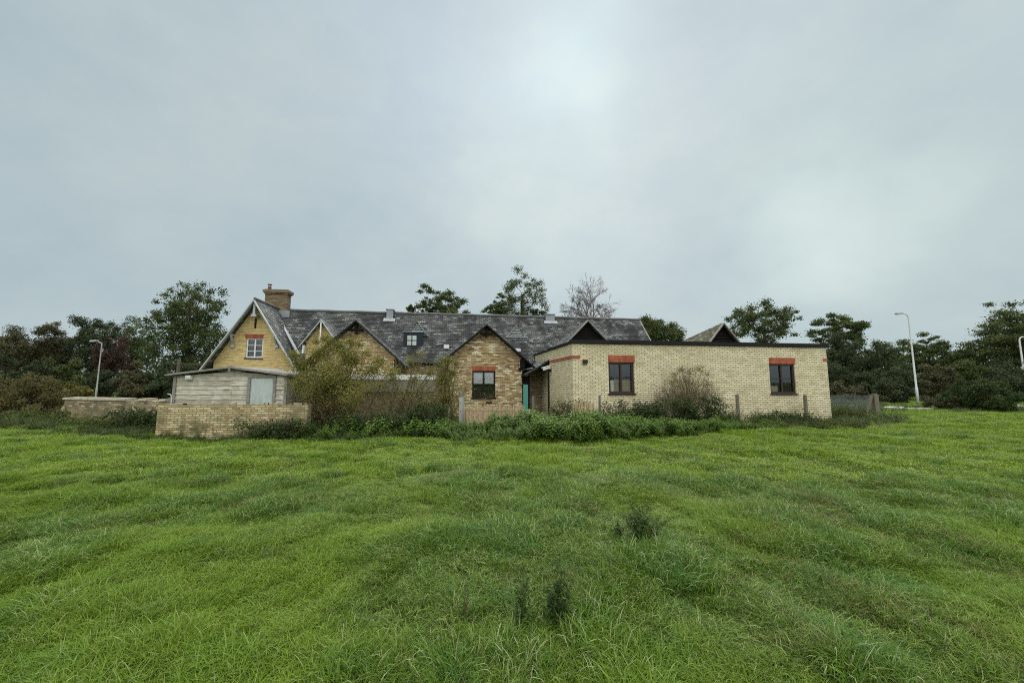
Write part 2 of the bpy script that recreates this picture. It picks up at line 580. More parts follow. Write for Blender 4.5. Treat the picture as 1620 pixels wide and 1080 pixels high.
def slope(mb, e0, e1, r1, r0, row=.13, lift=.012, thick=.07):
    """roof slope with real slate courses: eave e0-e1, ridge r0-r1 (a ridge of zero length is fine)"""
    e0, e1, r0, r1 = map(Vector, (e0, e1, r0, r1))
    nrm = (e1 - e0).cross(((r0 + r1) / 2) - e0).normalized()
    if nrm.z < 0: nrm = -nrm
    L = max((r0 - e0).length, (r1 - e1).length)
    n = max(2, int(L / row))
    for k in range(n):
        a, b = k / n, (k + 1) / n
        p0, p1 = e0.lerp(r0, a), e1.lerp(r1, a)
        q0, q1 = e0.lerp(r0, b), e1.lerp(r1, b)
        up = nrm * lift
        mb.poly([p0 + up, p1 + up, q1, q0])
        mb.poly([p0, p1, p1 + up, p0 + up])
    d = nrm * -thick
    mb.poly([r0 + d, r1 + d, e1 + d, e0 + d])
    mb.poly([e0 + d, e1 + d, e1, e0])
    mb.poly([e0 + d, e0, r0, r0 + d])
    mb.poly([e1, e1 + d, r1 + d, r1])


def sash_window(B, v, u0, u1, z0, z1, fmat, nu=2, nz=2, fw=.055, bar=.03, blind=None, curtain=None, sill=True, silldrop=.05, mid=.07, sillmat=None):
    """window > frame, glazing_bar, glass, blind"""
    d0, d1 = v + .05, v + .115
    mb = MB()
    mb.box(u0, u0 + fw, d0, d1, z0, z1); mb.box(u1 - fw, u1, d0, d1, z0, z1)
    mb.box(u0 + fw, u1 - fw, d0, d1, z1 - fw, z1); mb.box(u0 + fw, u1 - fw, d0, d1, z0, z0 + fw)
    fr = B.part(mb, 'window', fmat)
    gb = MB()
    iu0, iu1, iz0, iz1 = u0 + fw, u1 - fw, z0 + fw, z1 - fw
    us = [iu0 + (iu1 - iu0) * k / nu for k in range(nu + 1)]
    zs = [iz0 + (iz1 - iz0) * k / nz for k in range(nz + 1)]
    for k in range(1, nu):
        gb.box(us[k] - mid / 2, us[k] + mid / 2, d0 + .004, d1 - .006, iz0, iz1)
    for i in range(nu):
        for k in range(1, nz):
            a = us[i] + (mid / 2 if i > 0 else 0)
            b = us[i + 1] - (mid / 2 if i < nu - 1 else 0)
            gb.box(a, b, d0 + .012, d1 - .012, zs[k] - bar / 2, zs[k] + bar / 2)
    if gb.f: B.part(gb, 'glazing_bar', fmat, fr)
    g = MB()
    y = (d0 + d1) / 2 + .02
    g.poly([(iu0, y, iz0), (iu1, y, iz0), (iu1, y, iz1), (iu0, y, iz1)])
    B.part(g, 'glass', M['glass'], fr)
    if blind:
        b = MB()
        for (a, c, lo, hi) in blind:
            b.box(iu0 + (iu1 - iu0) * a, iu0 + (iu1 - iu0) * c, d1 + .03, d1 + .045, iz0 + (iz1 - iz0) * lo, iz0 + (iz1 - iz0) * hi)
        B.part(b, 'blind', M['blind'], fr)
    if curtain:
        b = MB()
        for (a, c, lo, hi) in curtain:
            b.box(iu0 + (iu1 - iu0) * a, iu0 + (iu1 - iu0) * c, d1 + .06, d1 + .08, iz0 + (iz1 - iz0) * lo, iz0 + (iz1 - iz0) * hi)
        B.part(b, 'curtain', M['curtain'], fr)
    if sill:
        b = MB()
        b.box(u0 - .04, u1 + .04, v - .05, d0, z0 - silldrop, z0)
        B.part(b, 'sill', sillmat or fmat, fr)
    return fr


# ------------------------------------------------------------------ THE WING (flat roof, cream brick)
_, ztop = atv(905, 538, 0)
WU = atv(1306, 546, 0)[0]
W = Bld('flat_roofed_wing', 0, 0, 'single-storey cream brick wing with black flat roof edge and two brown windows', 'building')


def rect(px0, py0, px1, py1, v):
    u0, za = atv(px0, (py0 + py1) / 2, v)[0], atv((px0 + px1) / 2, py0, v)[1]
    u1, zb = atv(px1, (py0 + py1) / 2, v)[0], atv((px0 + px1) / 2, py1, v)[1]
    return u0, u1, zb, za


w1 = rect(963, 573, 1003.5, 622.5, 0)
w2 = rect(1218, 575.5, 1258.5, 622.5, 0)
l1 = rect(962, 561.5, 1004, 573, 0)
l2 = rect(1216.5, 566, 1257.5, 575.5, 0)
mb = MB()
ZW = ztop - .13
wall(mb, [(0, 0), (WU, 0), (WU, ZW), (0, ZW)], 0, [w1, w2])
mb.poly([(0, 3.5, 0), (0, 0, 0), (0, 0, ZW), (0, 3.5, ZW)])
mb.poly([(WU, 0, 0), (WU, 7.5, 0), (WU, 7.5, ZW), (WU, 0, ZW)])
mb.poly([(WU, 7.5, 0), (0, 7.5, 0), (0, 7.5, ZW), (WU, 7.5, ZW)])
mb.poly([(0, 3.5, 0), (0, 3.5, ZW), (0, 7.5, ZW), (0, 7.5, 0)])
W.part(mb, 'wall', M['cream_brick'])
mb = MB()
mb.box(-.07, WU + .10, -.07, .12, ZW + .005, ztop + .03)
mb.box(-.05, .12, .12, 3.62, ZW + .005, ztop - .02)
mb.box(-.05, WU + .05, 3.62, 7.6, ZW + .005, ztop - .06)
mb.box(WU - .12, WU + .10, .12, 3.62, ZW + .005, ztop - .01)
mb.box(.12, WU - .12, .12, 3.62, ZW + .004, ztop - .08)
W.part(mb, 'roof_edge', M['dark_paint'])
mb = MB()
for l in (l1, l2):
    mb.box(l[0], l[1], -.012, .1, l[2] + .002, l[3])
mb.build  # lintels are separate parts
for l in (l1, l2):
    b = MB()
    b.box(l[0], l[1], -.012, .06, l[2] + .002, l[3])
    W.part(b, 'lintel', M['red_brick'])
zb = atv(905, 564.5, 0)[1]
b = MB()
b.box(-.025, 0, -.025, 3.5, zb - .05, zb + .05)
b.box(0, .30, -.025, 0, zb - .05, zb + .05)
W.part(b, 'string_course', M['red_brick'])
b = MB()
b.box(WU - .2, WU + .02, -.025, 0, zb - .05, zb + .04)
W.part(b, 'string_course', M['red_brick'])
sash_window(W, 0, *w1[:2], w1[2], w1[3], M['brown_frame'], 2, 2, .085, .03, blind=[(.02, .2, .0, .42)], curtain=[(.22, .47, 0, .46), (.55, 1, 0, .47)])
sash_window(W, 0, *w2[:2], w2[2], w2[3], M['brown_frame'], 2, 2, .075, .03, curtain=[(.05, .4, .0, .22)])
# gablets behind the parapet
for k, (pxa, pya, hw, bk) in enumerate(((928, 506.5, .95, .92), (1140.5, 511, .86, 1.32))):
    ua, za = atv(pxa, pya, .9)
    rf = MB()
    zb0 = ztop - .03
    slope(rf, (ua - bk, 3.45, zb0), (ua - hw, .78, zb0), (ua, .78, za), (ua, .82, za), .16, .012, .05)
    slope(rf, (ua + hw, .78, zb0), (ua + bk + .2, 3.45, zb0), (ua, .82, za), (ua, .78, za), .16, .012, .05)
    slope(rf, (ua + bk + .2, 3.45, zb0), (ua - bk, 3.45, zb0), (ua, .83, za - .01), (ua + .01, .83, za - .01), .16, .012, .05)
    r = W.part(rf, 'gablet_roof', M['slate_side'] if k == 0 else M['slate_moss'])
    fm = MB()
    fm.poly([(ua - hw + .1, .98, zb0), (ua + hw - .1, .98, zb0), (ua, .98, za - .1)])
    for q in range(6):
        zz = zb0 + .08 + q * .12
        ww = (za - .15 - zz) / (za - zb0) * hw
        if ww > .05: fm.box(ua - ww, ua + ww, .93, .975, zz, zz + .09)
    W.part(fm, 'louvred_face', M['tarred_board'], r)
    vb = MB()
    for sg in (-1, 1):
        vb.bar((ua + sg * hw, .74, zb0 - .03), (ua, .74, za - .03), .05, .09, up=(0, 1, 0))
    W.part(vb, 'verge_board', M['shed_trim'], r)
# passage beside the wing
pb = MB()
slope(pb, (-1.15, 7.0, 1.95), (-1.15, 3.42, 1.95), (-.02, 3.42, 2.66), (-.02, 7.0, 2.66), .18, .012, .09)
W.part(pb, 'passage_roof', M['slate_side'])
pb = MB()
pb.bar((-1.17, 3.40, 1.90), (-.02, 3.40, 2.615), .04, .13, up=(0, 1, 0))
pb.bar((-1.2, 3.42, 1.92), (-1.2, 7.0, 1.92), .08, .07)
W.part(pb, 'verge_board', M['dark_paint'])
pb = MB()
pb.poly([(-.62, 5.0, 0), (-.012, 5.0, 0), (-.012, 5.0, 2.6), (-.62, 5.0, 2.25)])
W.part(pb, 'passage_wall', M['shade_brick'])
pb = MB()
pb.box(-1.35, -.62, 5.02, 5.08, 0, 2.0)
pb.box(-1.42, -1.35, 4.98, 5.08, 0, 2.0); pb.box(-.68, -.62, 4.98, 5.02, 0, 2.0)
W.part(pb, 'passage_door', M['brown_frame'])
pb = MB()
pb.tube([(-.05, 3.44, .05), (-.05, 3.44, 2.5), (.0, 3.44, 2.6)], .035, 8)
W.part(pb, 'downpipe', M['dark_paint'])

# ------------------------------------------------------------------ GABLED ANNEXES
AV = 4.0


def annex(pxa, pya, pxr, pyr, label, window=None, lintel=None, half=None, wl=None, wr=None, mat='old_brick', name='gabled_annex'):
    ua, za = atv(pxa, pya, AV - .25)
    ur, zr = atv(pxr, pyr, AV - .25)
    hw = half or (ur - ua)
    k = (za - zr) / (ur - ua)
    B = Bld(name, ua, AV, label, 'building', 'gabled brick annexes')
    ww = hw - .42
    ul, urr = ua - (wl or ww), ua + (wr or ww)
    zapex = za - .10
    out = [(ul, 0), (urr, 0), (urr, zapex - k * (urr - ua)), (ua, zapex), (ul, zapex - k * (ua - ul))]
    mb = MB()
    wall(mb, out, AV, [window] if window else [])
    for uu, zz in ((ul, out[4][1]), (urr, out[2][1])):
        mb.poly([(uu, AV, 0), (uu, 6.6, 0), (uu, 6.6, zz), (uu, AV, zz)])
    mb.poly([(q[0], 6.6, q[1]) for q in reversed(out)])
    B.part(mb, 'wall', M[mat])
    vr = RV - (RZ - za) / RK
    vb_ = RV - (RZ - (za - k * hw)) / RK
    rf = MB()
    slope(rf, (ua - hw, vb_, za - k * hw), (ua - hw, AV - .25, za - k * hw), (ua, AV - .25, za), (ua, vr, za), .13, .012, .05)
    slope(rf, (ua + hw, AV - .25, za - k * hw), (ua + hw, vb_, za - k * hw), (ua, vr, za), (ua, AV - .25, za), .13, .012, .05)
    B.part(rf, 'roof', M['slate_side'])
    vb = MB()
    for sg in (-1, 1):
        vb.bar((ua + sg * (hw + .02), AV - .27, za - k * (hw + .02) - .065), (ua, AV - .27, za - .045), .06, .26, up=(0, 1, 0))
    B.part(vb, 'bargeboard', M['dark_paint'])
    pc = MB()
    pc.box(ua - .045, ua + .045, AV - .25, AV - .12, za - .62, za - .15)
    pc.box(ua - .30, ua + .30, AV - .22, AV - .14, za - .48, za - .38)
    B.part(pc, 'gable_post', M['tarred_board'])
    for sg, ue in ((-1, ul), (1, urr)):
        br = MB()
        zc = za - k * abs(ue - ua) - .1
        br.box(ue - .10, ue + .10, AV - .22, AV - .002, zc - .42, zc - .02)
        br.box(ue - .16 * (sg > 0) - .02, ue + .16 * (sg < 0) + .02, AV - .12, AV - .003, zc - .52, zc - .43)
        B.part(br, 'bracket', M['tarred_board'])
    if window:
        sash_window(B, AV, *window, M['dark_paint'], 2, 2, .06, .03, blind=[(0, .49, .5, 1), (.51, 1, .5, 1)], silldrop=.06)
        b = MB()
        b.box(lintel[0], lintel[1], AV - .012, AV + .05, lintel[2] + .002, lintel[3])
        B.part(b, 'lintel', M['red_brick'])
        b = MB()
        zc = window[2] - .28
        uc = (window[0] + window[1]) / 2 + .25
        b.box(uc - .13, uc + .13, AV - .015, AV + .01, zc, zc + .08)
        B.part(b, 'air_brick', M['tarred_board'])
    return B


wd = rect(747, 586.5, 783.5, 628.5, AV)
ld = rect(747, 579, 783.5, 586.5, AV)
wr = atv(826, 610, AV)[0] - atv(770, 513, AV - .25)[0]
annex(770, 513, 845, 579, 'brown brick annex with steep black-edged gable and one black window with pale blinds', wd, ld, wr=wr)
annex(564, 506.5, 642, 578, 'brick annex with black-edged gable half hidden behind the overgrown shrub', mat='old_brick')

# ------------------------------------------------------------------ LONG SLATE RANGE
UL = atroof(436, 494)[0]
URr = atroof(1011, 506)[0]
RG = Bld('slate_roofed_range', (UL + URr) / 2, 6.4, 'long low brick range under a streaked grey slate roof, behind the gables', 'building')
EV = 6.25
EZ = RZ - RK * (RV - EV)
rf = MB()
UE = UL + 2.15
slope(rf, (UE, EV, EZ), (URr, EV, EZ), (URr, RV, RZ), (UL - .4, RV, RZ), .13, .013, .08)
BV = 2 * RV - EV
slope(rf, (URr, BV, EZ), (UL - .4, BV, EZ), (UL - .4, RV, RZ), (URr, RV, RZ), .4, .016, .08)
roof = RG.part(rf, 'roof', M['slate_main'])
rd = MB()
rd.tube([(UL - .4, RV, RZ + .01)] + [(UL + (URr - UL) * k / 40, RV, RZ + .02 + .012 * math.sin(k * 1.7)) for k in range(1, 41)], .075, 8)
RG.part(rd, 'ridge_tile', M['ridge'], roof)
mb = MB()
hv = EV + .2
mb.poly([(UE, hv, 0), (URr - .15, hv, 0), (URr - .15, hv, EZ + .1), (UE, hv, EZ + .1)])
mb.poly([(URr - .15, hv, 0), (URr - .15, BV - .2, 0), (URr - .15, BV - .2, EZ), (URr - .15, RV, RZ - .12), (URr - .15, hv, EZ)])
mb.poly([(UL - .3, BV - .2, 0), (URr - .15, BV - .2, 0), (URr - .15, BV - .2, EZ), (UL - .3, BV - .2, EZ)])
RG.part(mb, 'wall', M['old_brick'])
vb = MB()
for sg, y in ((1, EV), (1, BV)):
    vb.bar((URr + .02, y, EZ - .05), (URr + .02, RV, RZ - .05), .04, .14, up=(1, 0, 0))
RG.part(vb, 'verge_board', M['shed_trim'])
gt = MB()
gt.tube([(UE, EV - .06, EZ - .03), (URr, EV - .06, EZ - .03)], .055, 8)
RG.part(gt, 'gutter', M['dark_paint'])
# ridge vents
for (pxa, pxb, pyt) in ((612, 622, 491), (863, 876.5, 495)):
    p = atroof((pxa + pxb) / 2, pyt + 12)
    ua, ub = atroof(pxa, pyt + 10)[0], atroof(pxb, pyt + 10)[0]
    b = MB()
    zt = RZ + .13
    b.box(ua, ub, p[1] - .05, RV + .28, p[2] - .1, zt)
    b.box(ua - .05, ub + .05, p[1] - .1, RV + .32, zt, zt + .06)
    v_ = RG.part(b, 'ridge_vent', M['lead'], roof)
    s = MB()
    q = (ub - ua)
    if pxa < 700:
        for t in (.18, .58):
            s.box(ua + q * t, ua + q * (t + .24), p[1] - .065, p[1] - .05, p[2] - .05, zt - .05)
        RG.part(s, 'slat', M['white_paint'], v_) if False else None
        b2 = MB(); b2.v, b2.f, b2.t = s.v, s.f, s.t
        RG.part(b2, 'vent_louvre', M['sky_panel'], roof)
    fl = MB()
    fl.hexa([(ua - .14, p[1] - .22, p[2] - .25), (ub + .14, p[1] - .22, p[2] - .25), (ub + .14, p[1] - .05, p[2] - .055), (ua - .14, p[1] - .05, p[2] - .055),
             (ua - .14, p[1] - .25, p[2] - .215), (ub + .14, p[1] - .25, p[2] - .215), (ub + .14, p[1] - .08, p[2] - .02), (ua - .14, p[1] - .08, p[2] - .02)])
    RG.part(fl, 'flashing', M['lead'], roof)


def gablet(pxa, pya, pxl, pxr, pyb, with_box):
    a0 = atroof((pxl + pxr) / 2, pyb)
    vf = a0[1] - .04
    ua, za = atv(pxa, pya, vf)
    ul, zl = atv(pxl, pyb, vf)
    ur, _ = atv(pxr, pyb, vf)
    va = RV - (RZ - za) / RK
    b = MB()
    slope(b, (ul, vf + .35, zl), (ul, vf, zl), (ua, vf, za), (ua, va, za), .14, .01, .03)
    slope(b, (ur, vf, zl), (ur, vf + .35, zl), (ua, va, za), (ua, vf, za), .14, .01, .03)
    d = RG.part(b, 'dormer', M['slate_dark'], None)
    f = MB()
    bf = MB()
    bf.poly([(ul + .03, vf + .05, zl - .03), (ur - .03, vf + .05, zl - .03), (ua, vf + .05, za - .05)])
    RG.part(bf, 'louvre_back', M['tarred_board'], d)
    n = 6
    for q in range(n):
        z0 = zl + .03 + (za - zl) * .85 * q / n
        t = min(1, (za - .05 - z0) / (za - zl))
        f.hexa([(ua + (ul - ua) * t, vf + .0, z0), (ua + (ur - ua) * t, vf + .0, z0), (ua + (ur - ua) * t, vf + .04, z0 + .02), (ua + (ul - ua) * t, vf + .04, z0 + .02),
                (ua + (ul - ua) * t * .9, vf + .0, z0 + .058), (ua + (ur - ua) * t * .93, vf + .0, z0 + .058), (ua + (ur - ua) * t * .93, vf + .04, z0 + .065), (ua + (ul - ua) * t * .93, vf + .04, z0 + .065)])
    RG.part(f, 'louvre', M['louvre'], d)
    tr = MB()
    if with_box:
        tr.bar((ur + .02, vf - .03, zl - .03), (ua, vf - .03, za), .04, .07, up=(0, 1, 0))
    else:
        tr.bar((ul - .02, vf - .03, zl - .03), (ua, vf - .03, za), .04, .05, up=(0, 1, 0))
        tr.box(ul - .12, ur + .14, vf - .10, vf - .02, zl - .10, zl - .02)
        tr.box(ur - .02, ur + .07, vf - .06, vf + .2, zl - .02, zl + .12)
    RG.part(tr, 'trim', M['sky_panel'], d)
    return d, vf


dm, vf = gablet(661, 508.5, 645, 677, 531, True)
bx = MB()
bv = atroof(653, 549)[1]
u0, zt = atv(638.5, 525, bv)
u1, z0 = atv(668, 549, bv)
vv = vf
vf = bv + .25
bx.box(u0, u1, vf - .25, vv + .9, z0 - .05, zt)
RG.part(bx, 'window_box', M['navy_board'], dm)
tp = MB()
tp.box(u0 - .05, u1 + .03, vf - .3, vv + .5, zt + .002, zt + .04)
RG.part(tp, 'flat_top', M['lead'], dm)
wu0, wz1 = atv(644.5, 530.5, vf - .27)
wu1, wz0 = atv(658.5, 546, vf - .27)
pn = MB()
pn.box(wu0, wu1, vf - .268, vf - .255, wz0, wz1)
RG.part(pn, 'pane', M['pale_panel'], dm)
cr = MB()
cr.box(wu0, wu1, vf - .285, vf - .27, (wz0 + wz1) / 2 - .02, (wz0 + wz1) / 2 + .02)
cr.box((wu0 + wu1) / 2 - .02, (wu0 + wu1) / 2 + .02, vf - .29, vf - .27, wz0, wz1)
RG.part(cr, 'glazing_bar', M['dark_paint'], dm)
gablet(818, 513.5, 803, 829, 531, False)
for (a, b_, c, d) in ((702, 546.5, 710.5, 552.5), (816, 552.5, 823, 557)):
    p0, p1 = atroof(a, d), atroof(b_ if False else c, b_)
    s = MB()
    e = .05
    s.hexa([(p0[0], p0[1], p0[2]), (p1[0], p0[1], p0[2]), (p1[0], p1[1], p1[2]), (p0[0], p1[1], p1[2]),
            (p0[0], p0[1] - e, p0[2] + e), (p1[0], p0[1] - e, p0[2] + e), (p1[0], p1[1] - e, p1[2] + e), (p0[0], p1[1] - e, p1[2] + e)])
    RG.part(s, 'skylight', M['sky_panel'], roof)
p0, p1 = atroof(690, 546.5), atroof(701, 544.5)
s = MB()
s.bar(tuple(p0 + np.array([0, -.04, .03])), tuple(p1 + np.array([0, -.04, .03])), .08, .05)
RG.part(s, 'flashing', M['lead'], roof)

# small old gable B on the range front
ua, za = atv(508.5, 505, 5.75)
ul, zl = atv(474, 547, 5.75)
hw = ua - ul
kk = (za - zl) / hw
gm = MB()
wall(gm, [(ua - hw + .2, 0), (ua + hw - .2, 0), (ua + hw - .2, zl + kk * .2 - .08), (ua, za - .08), (ua - hw + .2, zl + kk * .2 - .08)], 6.0)
RG.part(gm, 'gable_wall', M['cottage_brick'])
gr = MB()
va = RV - (RZ - za) / RK
vz = RV - (RZ - zl) / RK
slope(gr, (ua - hw, vz, zl), (ua - hw, 5.75, zl), (ua, 5.75, za), (ua, va, za), .13, .012, .05)
slope(gr, (ua + hw, 5.75, zl), (ua + hw, vz, zl), (ua, va, za), (ua, 5.75, za), .13, .012, .05)
g2 = RG.part(gr, 'gable_roof', M['slate_side'])
bb = MB()
for sg in (-1, 1):
    bb.bar((ua + sg * (hw + .03), 5.72, zl - .07), (ua, 5.72, za - .04), .04, .11, up=(0, 1, 0))
RG.part(bb, 'bargeboard', M['grey_paint'], g2)
bb = MB()
bb.box(ua - .03, ua + .03, 5.70, 5.76, za - 1.35, za - .1)
RG.part(bb, 'gable_post', M['white_paint'], g2)
bb = MB()
bb.box(ua - hw + .1, ua - hw + .2, 5.78, 5.98, zl - .35, zl + .05)
RG.part(bb, 'bracket', M['white_paint'], g2)
vl = MB()
vl.bar(tuple(atroof(525, 517) + np.array([0, -.03, .05])), tuple(atroof(532, 531) + np.array([0, -.03, .05])), .09, .04)
RG.part(vl, 'flashing', M['white_paint'], roof)

# ------------------------------------------------------------------ COTTAGE
CV = 6.4
ca, cz = atv(403, 474, CV - .38)
cl, clz = atv(330, 568, CV - .38)
hw = 2.42
kk = (RZ + .02 - clz) / (ca - cl)
cz = RZ + .02
wl = atv(337, 585, CV)[0]
C = Bld('farm_cottage', ca, CV, 'yellow brick cottage with steep gable, grey bargeboards and squat chimney', 'house')
cwh = ca - wl
cw = rect(389, 535, 416, 566, CV)
cl_ = rect(386.5, 528.5, 418, 535, CV)
vt = rect(402.2, 504, 406, 519.5, CV)
mb = MB()
zA = cz - .12
out = [(ca - cwh, 0), (ca + cwh, 0), (ca + cwh, zA - kk * cwh), (ca, zA), (ca - cwh, zA - kk * cwh)]
wall(mb, out, CV, [cw, vt])
for uu in (ca - cwh, ca + cwh):
    mb.poly([(uu, CV, 0), (uu, 11.6, 0), (uu, 11.6, out[2][1]), (uu, CV, out[2][1])])
mb.poly([(q[0], 11.6, q[1]) for q in out])
C.part(mb, 'wall', M['cottage_brick'])
b = MB(); b.box(vt[0], vt[1], CV + .1, CV + .15, vt[2], vt[3]); C.part(b, 'slit_vent', M['tarred_board'])
b = MB()
b.hexa([(cl_[0] + .06, CV - .015, cl_[2]), (cl_[1] - .06, CV - .015, cl_[2]), (cl_[1] - .06, CV + .05, cl_[2]), (cl_[0] + .06, CV + .05, cl_[2]),
        (cl_[0], CV - .015, cl_[3]), (cl_[1], CV - .015, cl_[3]), (cl_[1], CV + .05, cl_[3]), (cl_[0], CV + .05, cl_[3])])
C.part(b, 'lintel', M['red_brick'])
sash_window(C, CV, *cw, M['white_paint'], 2, 3, .06, .028, mid=.06, curtain=[(0, 1, 0, .06)], sillmat=M['brown_frame'])
rf = MB()
f0, bk = CV - .38, 11.9
ze = cz - kk * hw
slope(rf, (ca - hw, bk, ze), (ca - hw, f0, ze), (ca, f0, cz), (ca, bk, cz), .13, .012, .06)
slope(rf, (ca + hw, f0, ze), (ca + hw, bk, ze), (ca, bk, cz), (ca, f0, cz), .13, .012, .06)
crf = C.part(rf, 'roof', M['slate_side'])
b = MB()
b.tube([(ca, f0, cz + .02), (ca, bk, cz + .02)], .07, 8)
C.part(b, 'ridge_tile', M['ridge'], crf)
b = MB()
for sg in (-1, 1):
    b.bar((ca + sg * (hw + .05), f0 - .03, ze - .14), (ca, f0 - .03, cz - .08), .05, .2, up=(0, 1, 0))
C.part(b, 'bargeboard', M['grey_paint'])
for sg in (-1, 1):
    for t in (.40, .88):
        uu = ca + sg * hw * t
        zz = cz - kk * hw * t - .12
        b = MB()
        b.bar((uu, CV - .36, zz - .05), (uu, CV - .0, zz - .05), .07, .09)
        b.bar((uu, CV - .30, zz - .1), (uu, CV - .03, zz - .52), .07, .08)
        b.box(uu - .08, uu + .08, CV - .10, CV - .003, zz - .62, zz - .5)
        C.part(b, 'bracket', M['grey_paint'])
b = MB()
b.box(ca - .05, ca + .05, f0, f0 + .1, cz - .75, cz - .1)
b.box(ca - .11, ca + .11, f0 - .02, f0 + .36, cz - .85, cz - .75)
C.part(b, 'finial_post', M['grey_paint'])
# valley flashing between cottage roof and range
b = MB()
p0, p1 = atroof(437, 496), atroof(473, 563)
b.bar(tuple(p0 + np.array([0, -.06, .06])), tuple(p1 + np.array([0, -.06, .06])), .13, .06)
C.part(b, 'valley_flashing', M['lead'], crf)
# chimney
hu0 = atv(418.5, 480, RV - .3)[0]
hu1 = atv(454, 480, RV - .3)[0]
hz1 = atv(437, 460.5, RV - .3)[1]
b = MB()
b.box(hu0, hu1, RV - .30, RV + .18, RZ - .6, hz1 - .16)
b.box(hu0 - .05, hu1 + .05, RV - .35, RV + .23, hz1 - .158, hz1 - .08)
ch = C.part(b, 'chimney', M['chimney_brick'])
b = MB()
b.box(hu0 - .10, hu1 + .10, RV - .40, RV + .28, hz1 - .078, hz1 + .06)
b.box(hu0 - .03, hu1 + .03, RV - .33, RV + .21, hz1 + .061, hz1 + .1)
C.part(b, 'chimney_cap', M['cap_brick'], ch)
b = MB()
pu = atv(427.5, 455, RV)[0]
b.tube([(pu, RV - .06, hz1 + .08), (pu, RV - .06, hz1 + .30)], [.10, .085], 12)
b.tube([(pu, RV - .06, hz1 + .40), (pu, RV - .06, hz1 + .43)], [.12, .11], 12)
for t in range(4):
    b.tube([(pu + .07 * math.cos(t * 1.57), RV - .06 + .07 * math.sin(t * 1.57), hz1 + .32), (pu + .07 * math.cos(t * 1.57), RV - .06 + .07 * math.sin(t * 1.57), hz1 + .42)], .012, 4)
C.part(b, 'chimney_pot', M['terracotta'], ch, smooth=False)
b = MB()
b.box(hu0 - .08, hu1 + .2, RV - .42, RV - .36, RZ - .45, RZ - .08)
C.part(b, 'flashing', M['lead'], ch)

# ------------------------------------------------------------------ LEAN-TO under the shrubs
LV = 2.3
lu0, lz1 = atv(488, 593, LV)
lu1, _ = atv(688, 593, LV)
lzw = atv(620, 600.5, LV)[1]
lz0 = atv(620, 619.5, LV)[1]
lz1 = atv(620, 592.5, LV)[1]
LT = Bld('flat_roofed_outbuilding', (lu0 + lu1) / 2, LV, 'low flat-roofed outbuilding with grey fascia boards and white roof edge behind the shrubs', 'outbuilding')
b = MB()
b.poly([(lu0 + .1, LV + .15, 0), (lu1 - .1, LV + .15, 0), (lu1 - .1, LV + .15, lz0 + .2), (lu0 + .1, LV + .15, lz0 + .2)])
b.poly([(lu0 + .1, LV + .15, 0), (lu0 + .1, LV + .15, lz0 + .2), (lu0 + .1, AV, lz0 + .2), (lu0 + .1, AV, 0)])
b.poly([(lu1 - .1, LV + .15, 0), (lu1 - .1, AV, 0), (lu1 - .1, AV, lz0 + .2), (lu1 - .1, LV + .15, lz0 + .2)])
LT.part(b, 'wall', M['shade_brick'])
b = MB()
b.box(lu0, lu1, LV, LV + .05, lz0, lzw - .002)
b.box(lu0, lu0 + .05, LV + .05, AV - .01, lz0, lzw - .002)
b.box(lu1 - .05, lu1, LV + .05, AV - .01, lz0, lzw - .002)
LT.part(b, 'fascia', M['grey_board'])
b = MB()
b.box(lu0 - .03, lu1 + .03, LV - .04, AV - .02, lzw, lz1)
LT.part(b, 'roof', M['white_paint'])

# ------------------------------------------------------------------ SHED
SY = 13.4
s0, s1, sp_ = at(277, 600, SY), at(455, 600, SY), at(370, 583, SY)
SX0, SX1, SPX = s0[0], s1[0], sp_[0]
SE = at(272, 594, SY)[2]
SR = sp_[2]
SH = empty('garden_shed', ((SX0 + SX1) / 2, SY, 0), 0, 'weathered grey timber shed with shallow gable roof behind the garden wall', 'shed')
so = ((SX0 + SX1) / 2, SY, 0)
dX0, dz1 = at(397.5, 599, SY)[0], at(417, 597.5, SY)[2]
dX1 = at(433.5, 599, SY)[0]
b = MB()
zb_ = 0.05
k = 0
while zb_ < SR - .02:
    h = random.uniform(.13, .19)
    zt_ = min(zb_ + h, SR)
    segs = [(SX0, dX0 - .1), (dX1 + .1, SX1)] if zb_ < dz1 - .05 else [(SX0, SX1)]
    for (a, c) in segs:
        # cut to the shallow gable
        def topz(x): return min(zt_, SE + (SR - SE) * (1 - abs(x - SPX) / (SPX - SX0 if x < SPX else SX1 - SPX)) - .02)
        cuts = [a] + sorted([x for x in ((SPX, a + (c - a) * random.uniform(.3, .7)) if random.random() < .22 else (SPX,)) if a < x < c]) + [c]
        for i in range(len(cuts) - 1):
            x0, x1 = cuts[i], cuts[i + 1]
            t0, t1 = topz(x0), topz(x1)
            if max(t0, t1) <= zb_ + .005: continue
            t0, t1 = max(t0, zb_ + .002), max(t1, zb_ + .002)
            w = random.uniform(0, .006)
            b.hexa([(x0 + .002, SY - .02 - w, zb_), (x1 - .002, SY - .02 - w, zb_), (x1 - .002, SY + .03, zb_), (x0 + .002, SY + .03, zb_),
                    (x0 + .002, SY - w, t0 - .004), (x1 - .002, SY - w, t1 - .004), (x1 - .002, SY + .03, t1 - .004), (x0 + .002, SY + .03, t0 - .004)], random.random())
    zb_ = zt_ + .001
for x in (SX0, SX1):
    b.poly([(x, SY + .03, 0), (x, SY + 2.4, 0), (x, SY + 2.4, SE), (x, SY + .03, SE)])
b.poly([(SX0, SY + 2.4, 0), (SX1, SY + 2.4, 0), (SX1, SY + 2.4, SE), (SPX, SY + 2.4, SR), (SX0, SY + 2.4, SE)])
b.build('plank_wall', M['boards'], SH, so, tint=True)
b = MB()
